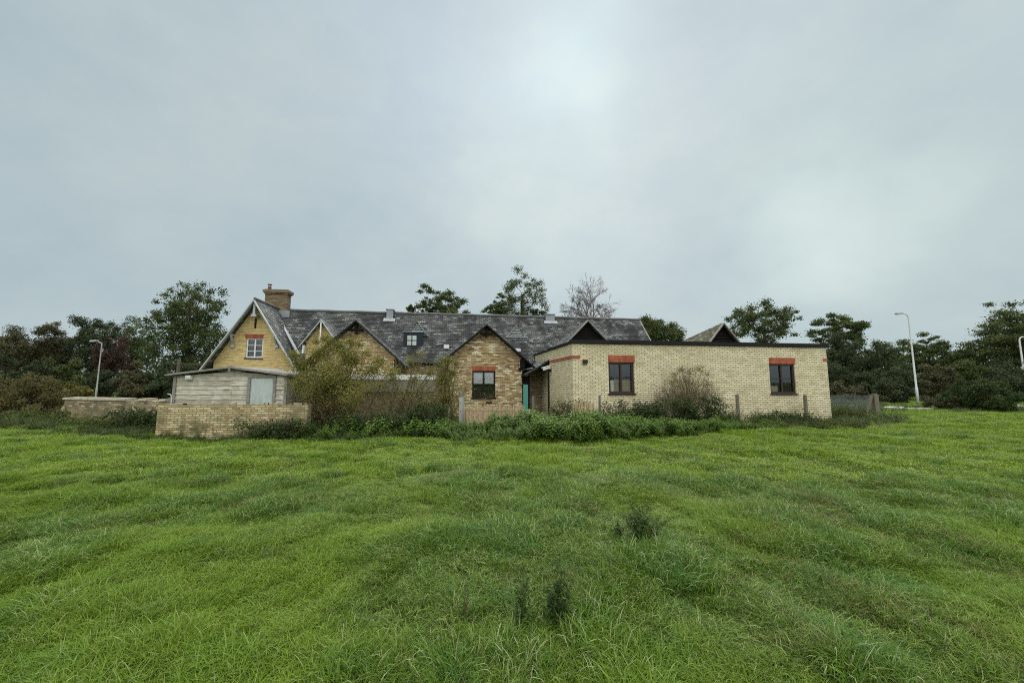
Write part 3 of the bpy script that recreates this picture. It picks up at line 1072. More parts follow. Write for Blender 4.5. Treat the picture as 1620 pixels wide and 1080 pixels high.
b.hexa([(SX0 - .15, SY - .16, SE - .02), (SPX, SY - .16, SR), (SPX, SY + 2.5, SR), (SX0 - .15, SY + 2.5, SE - .02),
        (SX0 - .15, SY - .16, SE + .06), (SPX, SY - .16, SR + .08), (SPX, SY + 2.5, SR + .08), (SX0 - .15, SY + 2.5, SE + .06)])
b.hexa([(SPX, SY - .16, SR), (SX1 + .08, SY - .16, SE - .02), (SX1 + .08, SY + 2.5, SE - .02), (SPX, SY + 2.5, SR),
        (SPX, SY - .16, SR + .08), (SX1 + .08, SY - .16, SE + .06), (SX1 + .08, SY + 2.5, SE + .06), (SPX, SY + 2.5, SR + .08)])
b.build('roof', M['shed_trim'], SH, so)
b = MB()
b.bar((SX0 - .17, SY - .19, SE + .01), (SPX, SY - .19, SR + .03), .04, .105, up=(0, 1, 0))
b.bar((SPX, SY - .19, SR + .03), (SX1 + .1, SY - .19, SE + .01), .04, .105, up=(0, 1, 0))
b.box(SPX - .04, SPX + .04, SY - .225, SY - .205, SR - .1, SR + .1)
b.build('bargeboard', M['shed_trim'], SH, so)
b = MB()
zz0 = .3
b.box(dX0 - .1, dX0, SY - .04, SY + .03, zz0, dz1 + .09); b.box(dX1, dX1 + .1, SY - .04, SY + .03, zz0, dz1 + .09)
b.box(dX0, dX1, SY - .04, SY + .03, dz1, dz1 + .09); b.box(dX0, dX1, SY - .04, SY + .03, zz0, zz0 + .12)
df = b.build('door_frame', M['shed_trim'], SH, so)
b = MB()
b.box(dX0, dX1, SY, SY + .02, zz0 + .12, dz1)
b.build('door_panel', M['pale_panel'], df, so)
b = MB()
for x in (SX0 + .03, SX1 - .03):
    b = MB()
    b.box(x - .05, x + .05, SY - .05, SY - .028, 0, SE - .04)
    b.build('corner_board', M['shed_trim'], SH, so)
q = at(298, 597, SY - .1)
lb = empty('bulkhead_light', (q[0], SY - .03, q[2]), 0, 'small white box light fixed under the shed roof edge', 'light')
b = MB(); b.box(-.09, .09, -.10, -.005, -.075, .075); b.build('housing', M['plastic_white'], lb)
b = MB(); b.box(-.075, .075, -.112, -.102, -.06, -.01); b.build('lens', M['pale_panel'], lb)
q = at(278, 628, SY - .1)
tp_ = empty('garden_tap', (SX0 - .005, SY - .06, q[2]), 0, 'small pale hook-shaped fitting on the left edge of the shed', 'fitting')
b = MB(); b.tube([(0, 0, -.1), (-.02, 0, .05), (-.06, -.02, .10), (-.13, -.02, .11)], .018, 6); b.tube([(0, 0, -.1), (0, 0, -.45)], .02, 6); b.build('pipe', M['galvanised'], tp_)

# ------------------------------------------------------------------ GARDEN WALLS
GY = 12.0
g0, g1 = at(250, 640, GY), at(487, 640, GY)
gw = empty('garden_wall', ((g0[0] + g1[0]) / 2, GY, 0), 0, 'low yellow brick garden wall in front of the timber shed', 'wall')
go = ((g0[0] + g1[0]) / 2, GY, 0)
b = MB()
n = 46
xs = [g0[0] + (g1[0] - g0[0]) * i / n for i in range(n + 1)]
rr = random.Random(5)
hs = [g0[2] + .0 + rr.choice([0, 0, 0, -.0, -.07]) * (i > 30) + rr.uniform(-.008, .008) for i in range(n)]
for i in range(n):
    b.poly([(xs[i], GY, -.3), (xs[i + 1], GY, -.3), (xs[i + 1], GY, hs[i]), (xs[i], GY, hs[i])])
    b.poly([(xs[i], GY, hs[i]), (xs[i + 1], GY, hs[i]), (xs[i + 1], GY + .23, hs[i]), (xs[i], GY + .23, hs[i])])
    b.poly([(xs[i], GY + .23, -.3), (xs[i], GY + .23, hs[i]), (xs[i + 1], GY + .23, hs[i]), (xs[i + 1], GY + .23, -.3)])
    if i:
        b.poly([(xs[i], GY, hs[i - 1]), (xs[i], GY, hs[i]), (xs[i], GY + .23, hs[i]), (xs[i], GY + .23, hs[i - 1])])
b.poly([(xs[0], GY, -.3), (xs[0], GY, hs[0]), (xs[0], GY + .23, hs[0]), (xs[0], GY + .23, -.3)])
b.poly([(xs[-1], GY, -.3), (xs[-1], GY + .23, -.3), (xs[-1], GY + .23, hs[-1]), (xs[-1], GY, hs[-1])])
b.build('brickwork', M['garden_brick'], gw, go)
b = MB()
for i in range(14):
    x = rr.uniform(g0[0] + .1, g1[0] - .1)
    w_ = rr.uniform(.08, .2)
    b.box(x, x + w_, GY + .02, GY + .02 + rr.uniform(.08, .15), g0[2] - .03, g0[2] + rr.uniform(.03, .07))
b.build('loose_brick', M['coping'], gw, go)

# old boundary wall
h0, h1 = at(103, 628, 16.2), at(276, 632, 14.6)
dirv = math.atan2(h1[1] - h0[1], h1[0] - h0[0])
hl = math.hypot(h1[1] - h0[1], h1[0] - h0[0])
ow = empty('boundary_wall', (h0[0], h0[1], 0), dirv, 'crumbling brown brick wall with pale stone coping left of the shed', 'wall')
b = MB()
H0 = h0[2] - .1
n = 40
rr = random.Random(3)
for i in range(n):
    x0, x1 = hl * i / n, hl * (i + 1) / n
    yo = [rr.uniform(-.004, .004) for _ in range(5)]
    zs = [-.2, .25, .5, .72, H0]
    for j in range(4):
        fl = .10 if j == 0 else 0
        b.poly([(x0, yo[j] - fl, zs[j]), (x1, yo[j] - fl, zs[j]), (x1, yo[j + 1] * (j < 3), zs[j + 1]), (x0, yo[j + 1] * (j < 3), zs[j + 1])])
b.poly([(0, 0, -.2), (0, 0, H0), (0, .32, H0), (0, .32, -.2)])
b.poly([(0, .32, -.2), (0, .32, H0), (hl, .32, H0), (hl, .32, -.2)])
b.poly([(hl, 0, -.2), (hl, .32, -.2), (hl, .32, H0), (hl, 0, H0)])
b.poly([(0, 0, H0), (hl, 0, H0), (hl, .32, H0), (0, .32, H0)])
b.hexa([(-.42, -.12, -.2), (.3, -.14, -.2), (.3, .1, -.2), (-.42, .1, -.2), (-.02, -.02, H0 * .75), (.1, -.02, H0 * .75), (.1, .1, H0 * .75), (-.02, .1, H0 * .75)])
b.build('brickwork', M['ruin_brick'], ow)
b = MB()
x = -.05
while x < hl:
    L = rr.uniform(.35, .75)
    if rr.random() > .1 or x < 2:
        b.hexa([(x, -.06, H0 + .003), (min(x + L, hl) - .012, -.06 + rr.uniform(-.01, .01), H0 + .003), (min(x + L, hl) - .012, .38, H0 + .003), (x, .38, H0 + .003),
                (x + .01, -.04, H0 + rr.uniform(.08, .11)), (min(x + L, hl) - .02, -.04, H0 + rr.uniform(.08, .11)), (min(x + L, hl) - .02, .36, H0 + .1), (x + .01, .36, H0 + .1)])
    x += L
b.build('coping', M['coping'], ow)

# ------------------------------------------------------------------ SMALL THINGS ON THE WALLS
q = atv(926, 572, -.06)
wl_ = empty('wall_light', l2w(q[0], 0, q[1]), TH, 'small dark red-brown box light on the cream wing wall', 'light')
b = MB(); b.box(-.085, .085, -.10, -.003, -.075, .075); b.build('housing', M['brown_frame'], wl_)
b = MB(); b.hexa([(-.095, -.14, .045), (.095, -.14, .045), (.095, -.003, .076), (-.095, -.003, .076), (-.095, -.14, .06), (.095, -.14, .06), (.095, -.003, .1), (-.095, -.003, .1)]); b.build('hood', M['terracotta'], wl_)
q = atv(866, 583, 3.1)
cc = empty('security_camera', l2w(0, 3.1, q[1]), TH, 'white security camera on a dark bracket at the wing corner over the passage', 'camera')
b = MB(); b.box(-.10, -.003, -.05, .05, -.14, -.02); b.bar((-.06, 0, -.08), (-.2, -.02, .0), .04, .04); b.build('bracket', M['dark_paint'], cc)
b = MB(); b.bar((-.08, -.02, .08), (-.42, -.08, -.03), .12, .12); b.bar((-.05, -.02, .155), (-.46, -.085, .03), .15, .02); b.build('housing', M['plastic_white'], cc)
b = MB(); b.tube([(-.421, -.08, -.031), (-.44, -.083, -.037)], .045, 10); b.build('lens', M['dark_paint'], cc)
q = at(831.5, 628, 16.4)
tb = empty('painted_board', (q[0], 16.4, 0), .1, 'turquoise painted upright board leaning beside the brick annex', 'board')
zt = at(831.5, 608, 16.4)[2]
b = MB(); b.box(-.10, .10, -.02, .02, 0, zt); b.build('plank', M['turquoise'], tb)
for z_ in (zt - .25, .3):
    b = MB(); b.box(-.10, .10, .022, .06, z_, z_ + .08); b.build('batten', M['turquoise'], tb)


def post(px, pyt, Y, w, label, mat='post_wood', lean=0, cap=False, tip=None):
    p = at(px, pyt, Y)
    e = empty('fence_post', (p[0], Y, 0), random.uniform(-.3, .3), label, 'post', 'wooden fence posts')
    b = MB()
    h = p[2]
    w *= .42
    dx = lean * h
    b.hexa([(-w - dx, -w, -.2), (w - dx, -w, -.2), (w - dx, w, -.2), (-w - dx, w, -.2), (-w * .95, -w * .95, h - .05), (w * .95, -w * .95, h - .03), (w * .95, w * .95, h), (-w * .95, w * .95, h - .02)])
    b.poly([(-w * .95, -w * .95, h - .05), (w * .95, -w * .95, h - .03), (w * .95, w * .95, h), (-w * .95, w * .95, h - .02)])
    b.build('shaft', M[mat], e)
    for t in (.55, .8):
        b = MB()
        b.box(-.012, .012, -w - .012, -w + .003, h * t, h * t + .03)
        b.build('staple', M['wire'], e)
    if cap:
        b = MB(); b.hexa([(-w * .9, -w * .9, h - .02), (w * .9, -w * .9, h - .02), (w * .9, w * .9, h), (-w * .9, w * .9, h), (-.02, -.02, h + .12), (.03, -.02, h + .12), (.03, .02, h + .14), (-.02, .02, h + .14)])
        b.build('weathered_tip', M['post_wood'], e)
    return e


post(730.5, 626, 12.9, .15, 'pale grey post with pointed brown tip left of the black annex window', 'post_grey', cap=True)
post(843.5, 626, 14.6, .10, 'thin weathered post beside the turquoise board', 'post_wood')
post(948.5, 624, 13.3, .10, 'brown post at the right end of the cane screen', 'post_wood', lean=.02)
post(1050.5, 632, 13.7, .10, 'mossy post in the brambles between the two wing windows', 'post_wood')
post(1166, 623, 14.6, .12, 'plain dark post standing alone before the cream wall', 'post_wood')
post(1273.5, 624, 15.3, .12, 'dark post by the lower right corner of the right wing window', 'post_wood', lean=.04)
# end post with strut, mesh panel
PY = 18.3
pe = at(1383.5, 623, PY)
ep = empty('strainer_post', (pe[0], PY, 0), 0, 'thick green-grey end post with a leaning strut beside the wire mesh', 'post')
b = MB(); b.hexa([(-.09, -.09, -.2), (.11, -.09, -.2), (.11, .09, -.2), (-.09, .09, -.2), (-.1, -.09, pe[2]), (.1, -.09, pe[2] - .02), (.1, .09, pe[2]), (-.1, .09, pe[2])]); b.build('shaft', M['post_wood'], ep)
b = MB(); b.bar((-.55, .02, -.05), (-.16, .0, pe[2] - .08), .1, .1, up=(0, 1, 0)); b.build('strut', M['post_wood'], ep)
m0, m1 = at(1300, 625, PY), at(1380, 625, PY)
mf = empty('wire_mesh_fence', (m0[0], PY + .02, 0), 0, 'grey wire mesh stretched between the wing corner and the thick end post', 'fence')
b = MB()
wdt = m1[0] - m0[0]
zt, z0 = m0[2], .35
n = int((wdt + (zt - z0)) / .055)
for i in range(n):
    for sg in (1, -1):
        x = i * .055 - (zt - z0)
        a = [x, z0]; c = [x + (zt - z0), zt]
        if a[0] < 0: a = [0, z0 - x]
        if c[0] > wdt: c = [wdt, z0 + wdt - x]
        if a[0] >= wdt or c[0] <= 0 or c[0] - a[0] < .01: continue
        if sg < 0: a[0], c[0] = wdt - a[0], wdt - c[0]
        b.bar((a[0], .003 * sg, a[1]), (c[0], .003 * sg, c[1]), .0038, .0038)
b.build('netting', M['wire'], mf)
b = MB()
for z in (zt, z0, (zt + z0) / 2):
    b.tube([(wdt * k / 8, 0, z - .02 * math.sin(k / 8 * math.pi)) for k in range(9)], .006, 4)
b.build('straining_wire', M['wire'], mf)


def reeds(name, px0, px1, pyt, Y, lab):
    a, c = at(px0, pyt, Y), at(px1, pyt, Y)
    e = empty(name, ((a[0] + c[0]) / 2, Y, 0), 0, lab, 'screen', 'split cane screens')
    b = MB()
    x = a[0]
    rr = random.Random(int(px0))
    while x < c[0]:
        h = a[2] + rr.uniform(-.10, .03)
        r = rr.uniform(.008, .013)
        b.bar((x - a[0] / 2 - c[0] / 2, rr.uniform(-.01, .01), 0), (x - a[0] / 2 - c[0] / 2 + rr.uniform(-.03, .03), rr.uniform(-.015, .015), h), r * 2, r * 2)
        x += rr.uniform(.017, .026)
    b.build('canes', M['reed'], e)
    b = MB()
    for z in (.7,):
        b.tube([(a[0] - (a[0] + c[0]) / 2, -.03, z), (c[0] - (a[0] + c[0]) / 2, -.03, z)], .005, 4)
    b.build('binding_wire', M['wire'], e)


reeds('cane_screen', 735, 828, 640, 12.6, 'ragged brown cane screen below the black annex window')
reeds('cane_screen', 908, 941, 635.5, 13.0, 'upright piece of cane screen before the wing corner')
# timber rails by the road
for (pxa, pxb, py, Y, th, lab, mt) in ((1386, 1428, 644, 23.0, .09, 'thin pale rail behind the thick end post', 'white_paint'), (1416, 1475, 647.5, 21.5, .16, 'thick weathered beam lying below the tall lamp post', 'concrete'), (1606, 1660, 642, 24, .18, 'pale beam beyond the dark bush at the field edge', 'concrete')):
    a, c = at(pxa, py, Y), at(pxb, py, Y)
    e = empty('timber_rail', ((a[0] + c[0]) / 2, Y, 0), 0, lab, 'rail', 'low rails at the roadside')
    hwid = (c[0] - a[0]) / 2
    b = MB(); b.box(-hwid, hwid, -.07, .07, a[2] - th / 2, a[2] + th / 2); b.build('beam', M[mt], e)
    for t in (-.8, .05, .85):
        b = MB(); b.box(hwid * t - .06, hwid * t + .06, .072, .19, -.2, a[2] + th / 2 - .02); b.build('stump', M['post_wood'], e)


def lamp(px, pyt, Y, arm, head, label, rad=.075, curve=True, mat='galvanised'):
    p = at(px, pyt, Y)
    e = empty('street_lamp', (p[0], Y, 0), 0, label, 'street lamp', 'street lamps on the road')
    h = p[2]
    b = MB()
    sg = 1 if arm > 0 else -1
    pts = [(0, 0, -.1), (0, 0, 1.2), (0, 0, 1.25), (0, 0, h - .35)]
    rd = [rad * 1.35, rad * 1.35, rad, rad * .75]
    if curve:
        for t in range(1, 7):
            a = t / 6 * math.pi / 2
            pts.append((sg * .35 * (1 - math.cos(a)), 0, h - .35 + .35 * math.sin(a)))
            rd.append(rad * .6)
        pts.append((arm, 0, h + .02)); rd.append(rad * .5)
    else:
        pts += [(0, 0, h - .1), (arm, 0, h + .1)]
        rd += [rad * .75, rad * .55]
    b.tube(pts, rd, 10)
    b.build('column', M[mat], e, smooth=True)
    b = MB()
    zz = pts[-1][2]
    b.hexa([(arm - sg * .05, -.08, zz - .05), (arm + sg * head, -.12, zz - .06), (arm + sg * head, .12, zz - .06), (arm - sg * .05, .08, zz - .05),
            (arm - sg * .05, -.06, zz + .05), (arm + sg * head, -.06, zz + .02), (arm + sg * head, .06, zz + .02), (arm - sg * .05, .06, zz + .05)])
    b.build('lamp_head', M['lead'], e)
    b = MB()
    b.box(arm + sg * head * .3, arm + sg * head * .95, -.09, .09, zz - .09, zz - .062)
    b.build('lens', M['pale_panel'], e)


lamp(1436.5, 496, 27.6, -.45, .45, 'tall pale street lamp rising above the roadside bushes, arm bent left over the road', .058)
lamp(161.5, 541, 24.5, -.36, .36, 'grey street lamp with short straight arm behind the crumbling wall', .036, False, 'aged_steel')
lamp(1612, 533, 36, .6, .5, 'pale street lamp among trees beyond the big bush, its arm cut off', .075)
q = at(283.5, 568, 26)
tp = empty('wooden_pole', (q[0], 26, 0), 0, 'short brown wooden pole rising behind the shed roof', 'pole')
b = MB(); b.tube([(0, 0, -.1), (0, 0, q[2])], [.11, .09], 10); b.build('shaft', M['bark'], tp, smooth=True)
b = MB(); b.box(-.2, 1.4, -.03, .03, q[2] - .32, q[2] - .28); b.build('crosspiece', M['post_wood'], tp)


# ------------------------------------------------------------------ VEGETATION
def leaves_obj(name, c, L, Wd, tint, mat, parent=None, off=(0, 0, 0), r=None, flat=0.0):
    r = r or rng
    n = len(c)
    a = r.normal(size=(n, 3))
    a[:, 2] *= (1 - flat)
    a /= np.linalg.norm(a, axis=1)[:, None]
    t = r.normal(size=(n, 3))
    if flat: t[:, 2] *= .3
    bq = np.cross(a, t)
    bq /= np.linalg.norm(bq, axis=1)[:, None] + 1e-9
    L = np.broadcast_to(L, (n,))[:, None]
    Wd = np.broadcast_to(Wd, (n,))[:, None]
    nn = np.cross(a, bq)
    V = np.empty((n, 4, 3))
    V[:, 0] = c - a * L / 2
    V[:, 1] = c + bq * Wd / 2 + nn * Wd * .12
    V[:, 2] = c + a * L / 2
    V[:, 3] = c - bq * Wd / 2 + nn * Wd * .12
    V -= np.array(off)
    return quads_obj(name, V.reshape(-1, 3), n, tint, mat, parent)


def quads_obj(name, V, n, tint, mat, parent=None, link=True):
    me = bpy.data.meshes.new(name)
    me.vertices.add(len(V))
    me.vertices.foreach_set('co', np.ascontiguousarray(V, dtype=np.float32).ravel())
    me.loops.add(n * 4)
    me.loops.foreach_set('vertex_index', np.arange(n * 4, dtype=np.int32))
    me.polygons.add(n)
    me.polygons.foreach_set('loop_start', np.arange(0, n * 4, 4, dtype=np.int32))
    at_ = me.attributes.new('tint', 'FLOAT', 'FACE')
    at_.data.foreach_set('value', np.ascontiguousarray(tint, dtype=np.float32))
    me.materials.append(mat)
    me.update(calc_edges=True)
    o = bpy.data.objects.new(name, me)
    if link: COL.objects.link(o)
    if parent is not None: o.parent = parent
    return o


def clump_points(r, centers, radii, n, flat=.6, shell=.5):
    """leaf positions: n leaves shared over flattened clumps, denser towards each clump's rim"""
    w = radii ** 2
    idx = r.choice(len(centers), n, p=w / w.sum())
    d = r.normal(size=(n, 3))
    d /= np.linalg.norm(d, axis=1)[:, None]
    rad = (shell + (1 - shell) * r.random(n)) * (.75 + .5 * r.random(n))
    p = d * rad[:, None]
    p[:, 2] *= flat
    # ragged edge
    p += r.normal(size=(n, 3)) * .13
    return centers[idx] + p * radii[idx][:, None], idx


def crown_clumps(r, cx, cy, cz, rx, ry, rz, n, size, hollow=.35, low=False):
    out = []
    rad = []
    tries = 0
    while len(out) < n and tries < n * 200:
        tries += 1
        d = r.normal(size=3)
        d /= np.linalg.norm(d)
        q = hollow + (1 - hollow) * r.random() ** .6
        if not low and d[2] < -.55 and r.random() < .6: continue
        wob = 1 + .18 * math.sin(3 * math.atan2(d[1], d[0]) + cx) + .12 * math.sin(5 * d[2] + cy)
        p = np.array([d[0] * rx, d[1] * ry, d[2] * rz]) * q * wob * .86
        rr_ = size * r.uniform(.5, 1.45)
        if any(np.linalg.norm((p - o) / (1, 1, .75)) < .62 * (rr_ + s_) * .9 for o, s_ in zip(out, rad)):
            if tries < n * 120: continue
        out.append(p)
        rad.append(rr_)
    return np.array(out) + np.array([cx, cy, cz]), np.array(rad)


def skeleton(mb, base, top, r0, centers, r, sides=5, bow=.25):
    """trunk and limbs reaching every clump, thin towards the ends"""
    base, top = np.array(base, float), np.array(top, float)
    nodes = [(base + (top - base) * t + np.array([math.sin(t * 5) * .15, math.cos(t * 4) * .15, 0]) * r0 * 2, r0 * (1 - .55 * t)) for t in np.linspace(0, 1, 9)]
    mb.tube([p for p, _ in nodes], [q * (1.35 if i == 0 else 1) for i, (_, q) in enumerate(nodes)], 8)
    order = np.argsort(np.linalg.norm(centers - top, axis=1))
    usable = nodes[3:]
    for i in order:
        c = centers[i]
        best, bd = None, 1e9
        for (p, q) in usable:
            d = c - p
            dist = np.linalg.norm(d)
            cost = dist + max(0, -d[2]) * 1.2 + (1.2 if q < .02 else 0)
            if cost < bd: bd, best = cost, (p, q)
        p, q = best
        d = c - p
        L = np.linalg.norm(d)
        mid1 = p + d * .35 + np.array([0, 0, bow * L * .35]) + r.normal(size=3) * L * .07
        mid2 = p + d * .7 + np.array([0, 0, bow * L * .3]) + r.normal(size=3) * L * .07
        ra = min(q * .72, .03 + .028 * L)
        rad = [ra, ra * .8, ra * .55, ra * .28]
        mb.tube([p, mid1, mid2, c], rad, sides, cap=False)
        usable += [(mid1, rad[1]), (mid2, rad[2]), (c, rad[3])]


TREE_N = [0]


def tree(px0, px1, pyt, pyb, Y, label, mat, n_clump=34, n_leaf=12000, leaf=.22, name='tree', cat='tree', size=None, flat=.85, trunk_top=.62, hollow=.35, depth=None, group='trees beyond the buildings', trunk_r=None, bark='bark', shell=.5, lean=0):
    TREE_N[0] += 1
    r = np.random.default_rng(100 + TREE_N[0])
    a, c = at(px0, (pyt + pyb) / 2, Y), at(px1, (pyt + pyb) / 2, Y)
    zt = at((px0 + px1) / 2, pyt, Y)[2]
    zb = max(.2, at((px0 + px1) / 2, pyb, Y)[2]) if cat == 'tree' else -.1 - .12 * zt
    cx, rx = (a[0] + c[0]) / 2, (c[0] - a[0]) / 2
    cz, rz = (zt + zb) / 2, (zt - zb) / 2
    ry = depth or rx * .9
    n_clump = int(n_clump * 2.3)
    n_leaf = int(n_leaf * 1.8)
    leaf *= .74
    size = size or (rx + rz) / 2 * .19
    cen, rad = crown_clumps(r, cx, Y, cz, rx, ry, rz, n_clump, size, hollow, cat != 'tree')
    root = empty(name, (cx + lean, Y, 0), 0, label, cat, group)
    off = (cx + lean, Y, 0)
    pts, idx = clump_points(r, cen, rad, n_leaf, flat, shell)
    pts[:, 2] = np.where(pts[:, 2] < .05, .05 + r.random(n_leaf) * .5, pts[:, 2])
    ct = r.random(len(cen))
    tint = np.clip(.5 * r.random(n_leaf) + .5 * ct[idx] + .1 * (pts[:, 2] * 0), 0, 1)
    L = leaf * r.uniform(.65, 1.35, n_leaf)
    mb = MB()
    skeleton(mb, (cx + lean, Y, -.1), (cx, Y, zb + (zt - zb) * trunk_top), trunk_r or max(.12, .028 * zt), cen, r)
    mb.build('trunk', M[bark], root, off, smooth=True)
    leaves_obj('crown', pts, L, L * .62, tint, M[mat], root, off, r)
    return root


def branchy(mb, p, d, L, rad, depth, r, spread=.55, ends=None, gravity=0.0, minr=.004):
    """recursive branching for bare trees and open shrubs"""
    n = 3
    pts, rads = [p.copy()], [rad]
    q = p.copy()
    dd = d.copy()
    for k in range(n):
        dd = dd + r.normal(size=3) * .13 + np.array([0, 0, -gravity * .3])
        dd /= np.linalg.norm(dd)
        q = q + dd * L / n
        pts.append(q.copy())
        rads.append(max(minr, rad * (1 - .42 * (k + 1) / n)))
    mb.tube(pts, rads, 5 if depth > 1 else 3, cap=False)
    if ends is not None and depth <= 2:
        ends += pts[1:]
    if depth <= 0: return
    kids = 2 + (r.random() < .55) + (depth <= 2 and r.random() < .5)
    for k in range(kids):
        ax = r.normal(size=3)
        nd = dd + ax * spread
        nd /= np.linalg.norm(nd)
        st = pts[-1] if k < 2 else pts[int(r.integers(1, 3))]
        branchy(mb, st, nd, L * r.uniform(.62, .86), rads[-1] * r.uniform(.62, .85), depth - 1, r, spread, ends, gravity, minr)


# ---- trees on the left
tree(236, 362, 447, 612, 42, 'tall full dark green tree rising left of the cottage', 'leaf_oak', 78, 14500, .26, hollow=.25, trunk_top=.75, shell=.1, size=.72)
tree(184, 240, 503, 600, 52, 'open pale green tree left of the tall full tree', 'leaf_oak', 30, 7000, .22)
tree(112, 186, 500, 610, 48, 'round dark tree behind the left street lamp', 'leaf_dark', 36, 14000, .24, hollow=.1, shell=.15)
tree(150, 204, 535, 615, 42, 'dark copper-red tree right of the left street lamp', 'leaf_copper', 24, 8000, .2, hollow=.1, shell=.15)
tree(50, 122, 512, 620, 47, 'brownish round-topped tree between the lamp and the olive wood edge', 'leaf_brown', 36, 13000, .24, hollow=.1, shell=.15)
tree(-20, 66, 514, 625, 44, 'olive-brown tree at the left edge of the picture above the russet shrub', 'leaf_brown', 36, 14000, .24, hollow=.1, shell=.15)
tree(-110, -10, 512, 625, 46, 'olive-brown tree beyond the left picture edge', 'leaf_oak', 30, 9000, .26, hollow=.1, shell=.15)
for k, (x0, x1, t, bt, Y, lab, mt) in enumerate((
        (66, 128, 562, 640, 35, 'grey-green bush behind the left end of the crumbling wall', 'leaf_oak'),
        (100, 138, 597, 642, 26, 'bright yellow-green bush at the left end of the crumbling wall', 'leaf_yellow'),
        (136, 190, 572, 642, 33, 'dark green bush around the foot of the left lamp', 'leaf_dark'),
        (184, 236, 570, 642, 32, 'brown-olive bush behind the middle of the crumbling wall', 'leaf_brown'),
        (225, 300, 575, 642, 34, 'dark bush behind the left corner of the shed', 'leaf_dark'),
        (290, 350, 560, 640, 36, 'dark green bush between the shed roof and the cottage', 'leaf_dark'),
        (30, 80, 560, 640, 33, 'dark olive bush above the russet shrub', 'leaf_dark'),
        (-60, 36, 556, 640, 34, 'dark bush at the left picture edge', 'leaf_dark'),
        (186, 232, 598, 642, 27, 'low brown bush right behind the middle of the crumbling wall coping', 'leaf_brown'),
        (222, 282, 592, 642, 28, 'low dark bush behind the right end of the crumbling wall', 'leaf_dark'))):
    tree(x0, x1, t, bt, Y, lab, mt, 22, 6500, .18, name='bush', cat='bush', hollow=.1, shell=.15, trunk_top=.3, group='bushes along the left boundary', trunk_r=.1)
tree(-12, 108, 590, 668, 17.5, 'large russet and olive shrub in the field corner left of the crumbling wall', 'leaf_olive', 46, 16000, .085, name='shrub', cat='shrub', hollow=.2, shell=.15, trunk_top=.3, group='shrubs at the field edge', trunk_r=.07, bark='twig')
tree(-150, 6, 600, 672, 17, 'olive shrub beyond the left picture edge', 'leaf_olive', 36, 9000, .09, name='shrub', cat='shrub', hollow=.2, shell=.15, trunk_top=.3, group='shrubs at the field edge', trunk_r=.07, bark='twig')
# ---- trees behind the roof
tree(655, 745, 452, 520, 48, 'rounded oak behind the roof above the dormer window', 'leaf_oak', 30, 7500, .24, flat=.5, hollow=.3, trunk_top=.5, shell=.15)
tree(640, 664, 480, 500, 48, 'small leafy tree top just left of the rounded oak', 'leaf_oak', 8, 1200, .22)
tree(788, 867, 429, 520, 48, 'tall oak with dark bare limbs behind the middle of the roof', 'leaf_oak', 30, 5200, .22, flat=.75, hollow=.5, trunk_top=.55, trunk_r=.42, shell=.15)
tree(758, 815, 467, 525, 46, 'low leafy tree left of the tall oak with bare limbs', 'leaf_oak', 22, 4500, .22, flat=.5, shell=.15)
tree(828, 862, 482, 525, 45, 'dense bush-like tree under the tall oak', 'leaf_dark', 14, 4500, .2, shell=.15, hollow=.1)
tree(980, 1082, 492, 570, 38, 'dense green tree at the right end of the slate roof', 'leaf_oak', 36, 14000, .2, hollow=.1, shell=.15)
# bare tree
r = np.random.default_rng(5)
bx_, bz_ = at(930, 440, 46)[0], at(930, 440, 46)[2]
bt_ = empty('bare_tree', (bx_, 46, 0), 0, 'almost bare grey-pink tree with fine twigs behind the roof', 'tree', 'trees beyond the buildings')
mb = MB()
mb.tube([(bx_, 46, -.1), (bx_ + .1, 46, 4), (bx_, 46, 8.2)], [.38, .3, .24], 8)
ends = []
for k, (dx, dy, L, rd, st) in enumerate(((-.1, .1, 2.4, .17, 8.1), (.35, -.2, 2.3, .15, 8.0), (-.55, .2, 2.2, .13, 7.6), (.75, .3, 2.2, .12, 7.3), (.1, -.6, 2.1, .12, 7.9), (-.9, -.2, 2.0, .10, 7.0), (1.0, -.1, 2.0, .1, 6.6), (0, .7, 2.0, .1, 7.5))):
    d = np.array([dx, dy, 1.0]); d /= np.linalg.norm(d)
    branchy(mb, np.array([bx_ + .03, 46, st]), d, L * .74, rd, 6, r, .38, ends, -.0, .013)
mb.build('trunk', M['pink_twig'], bt_, (bx_, 46, 0))
e = np.array(ends)
sel = e[r.choice(len(e), 3600)] + r.normal(size=(3600, 3)) * .14
leaves_obj('crown', sel, .11 * r.uniform(.6, 1.2, 3600), .06, r.random(3600), M['leaf_copper'], bt_, (bx_, 46, 0), r)
# ---- trees on the right
tree(1150, 1268, 477, 552, 45, 'flat-topped oak above the right half of the cream wing', 'leaf_oak', 30, 8500, .24, flat=.7, hollow=.4, trunk_top=.35, trunk_r=.4, shell=.15)
tree(1286, 1372, 492, 565, 44, 'spreading oak top just right of the cream wing', 'leaf_oak', 32, 9500, .23, flat=.5, shell=.15)
tree(1280, 1405, 532, 640, 40, 'broad dark lower tree beneath the spreading oak top', 'leaf_dark', 44, 17000, .23, hollow=.15, shell=.15)
tree(1370, 1430, 535, 620, 44, 'small ragged tree left of the tall lamp', 'leaf_oak', 24, 8000, .22, shell=.15)
tree(1426, 1512, 517, 615, 46, 'umbrella-shaped oak right of the tall lamp', 'leaf_oak', 34, 11000, .23, flat=.5, shell=.15)
tree(1500, 1565, 540, 625, 44, 'mid-height tree in the gap between two oaks on the right', 'leaf_oak', 26, 9000, .22, shell=.15)
tree(1545, 1660, 475, 620, 40, 'tallest oak at the right edge of the picture', 'leaf_oak', 52, 20000, .23, flat=.5, hollow=.2, shell=.15)
tree(1640, 1760, 490, 620, 42, 'oak beyond the right picture edge', 'leaf_oak', 36, 10000, .24, shell=.15)
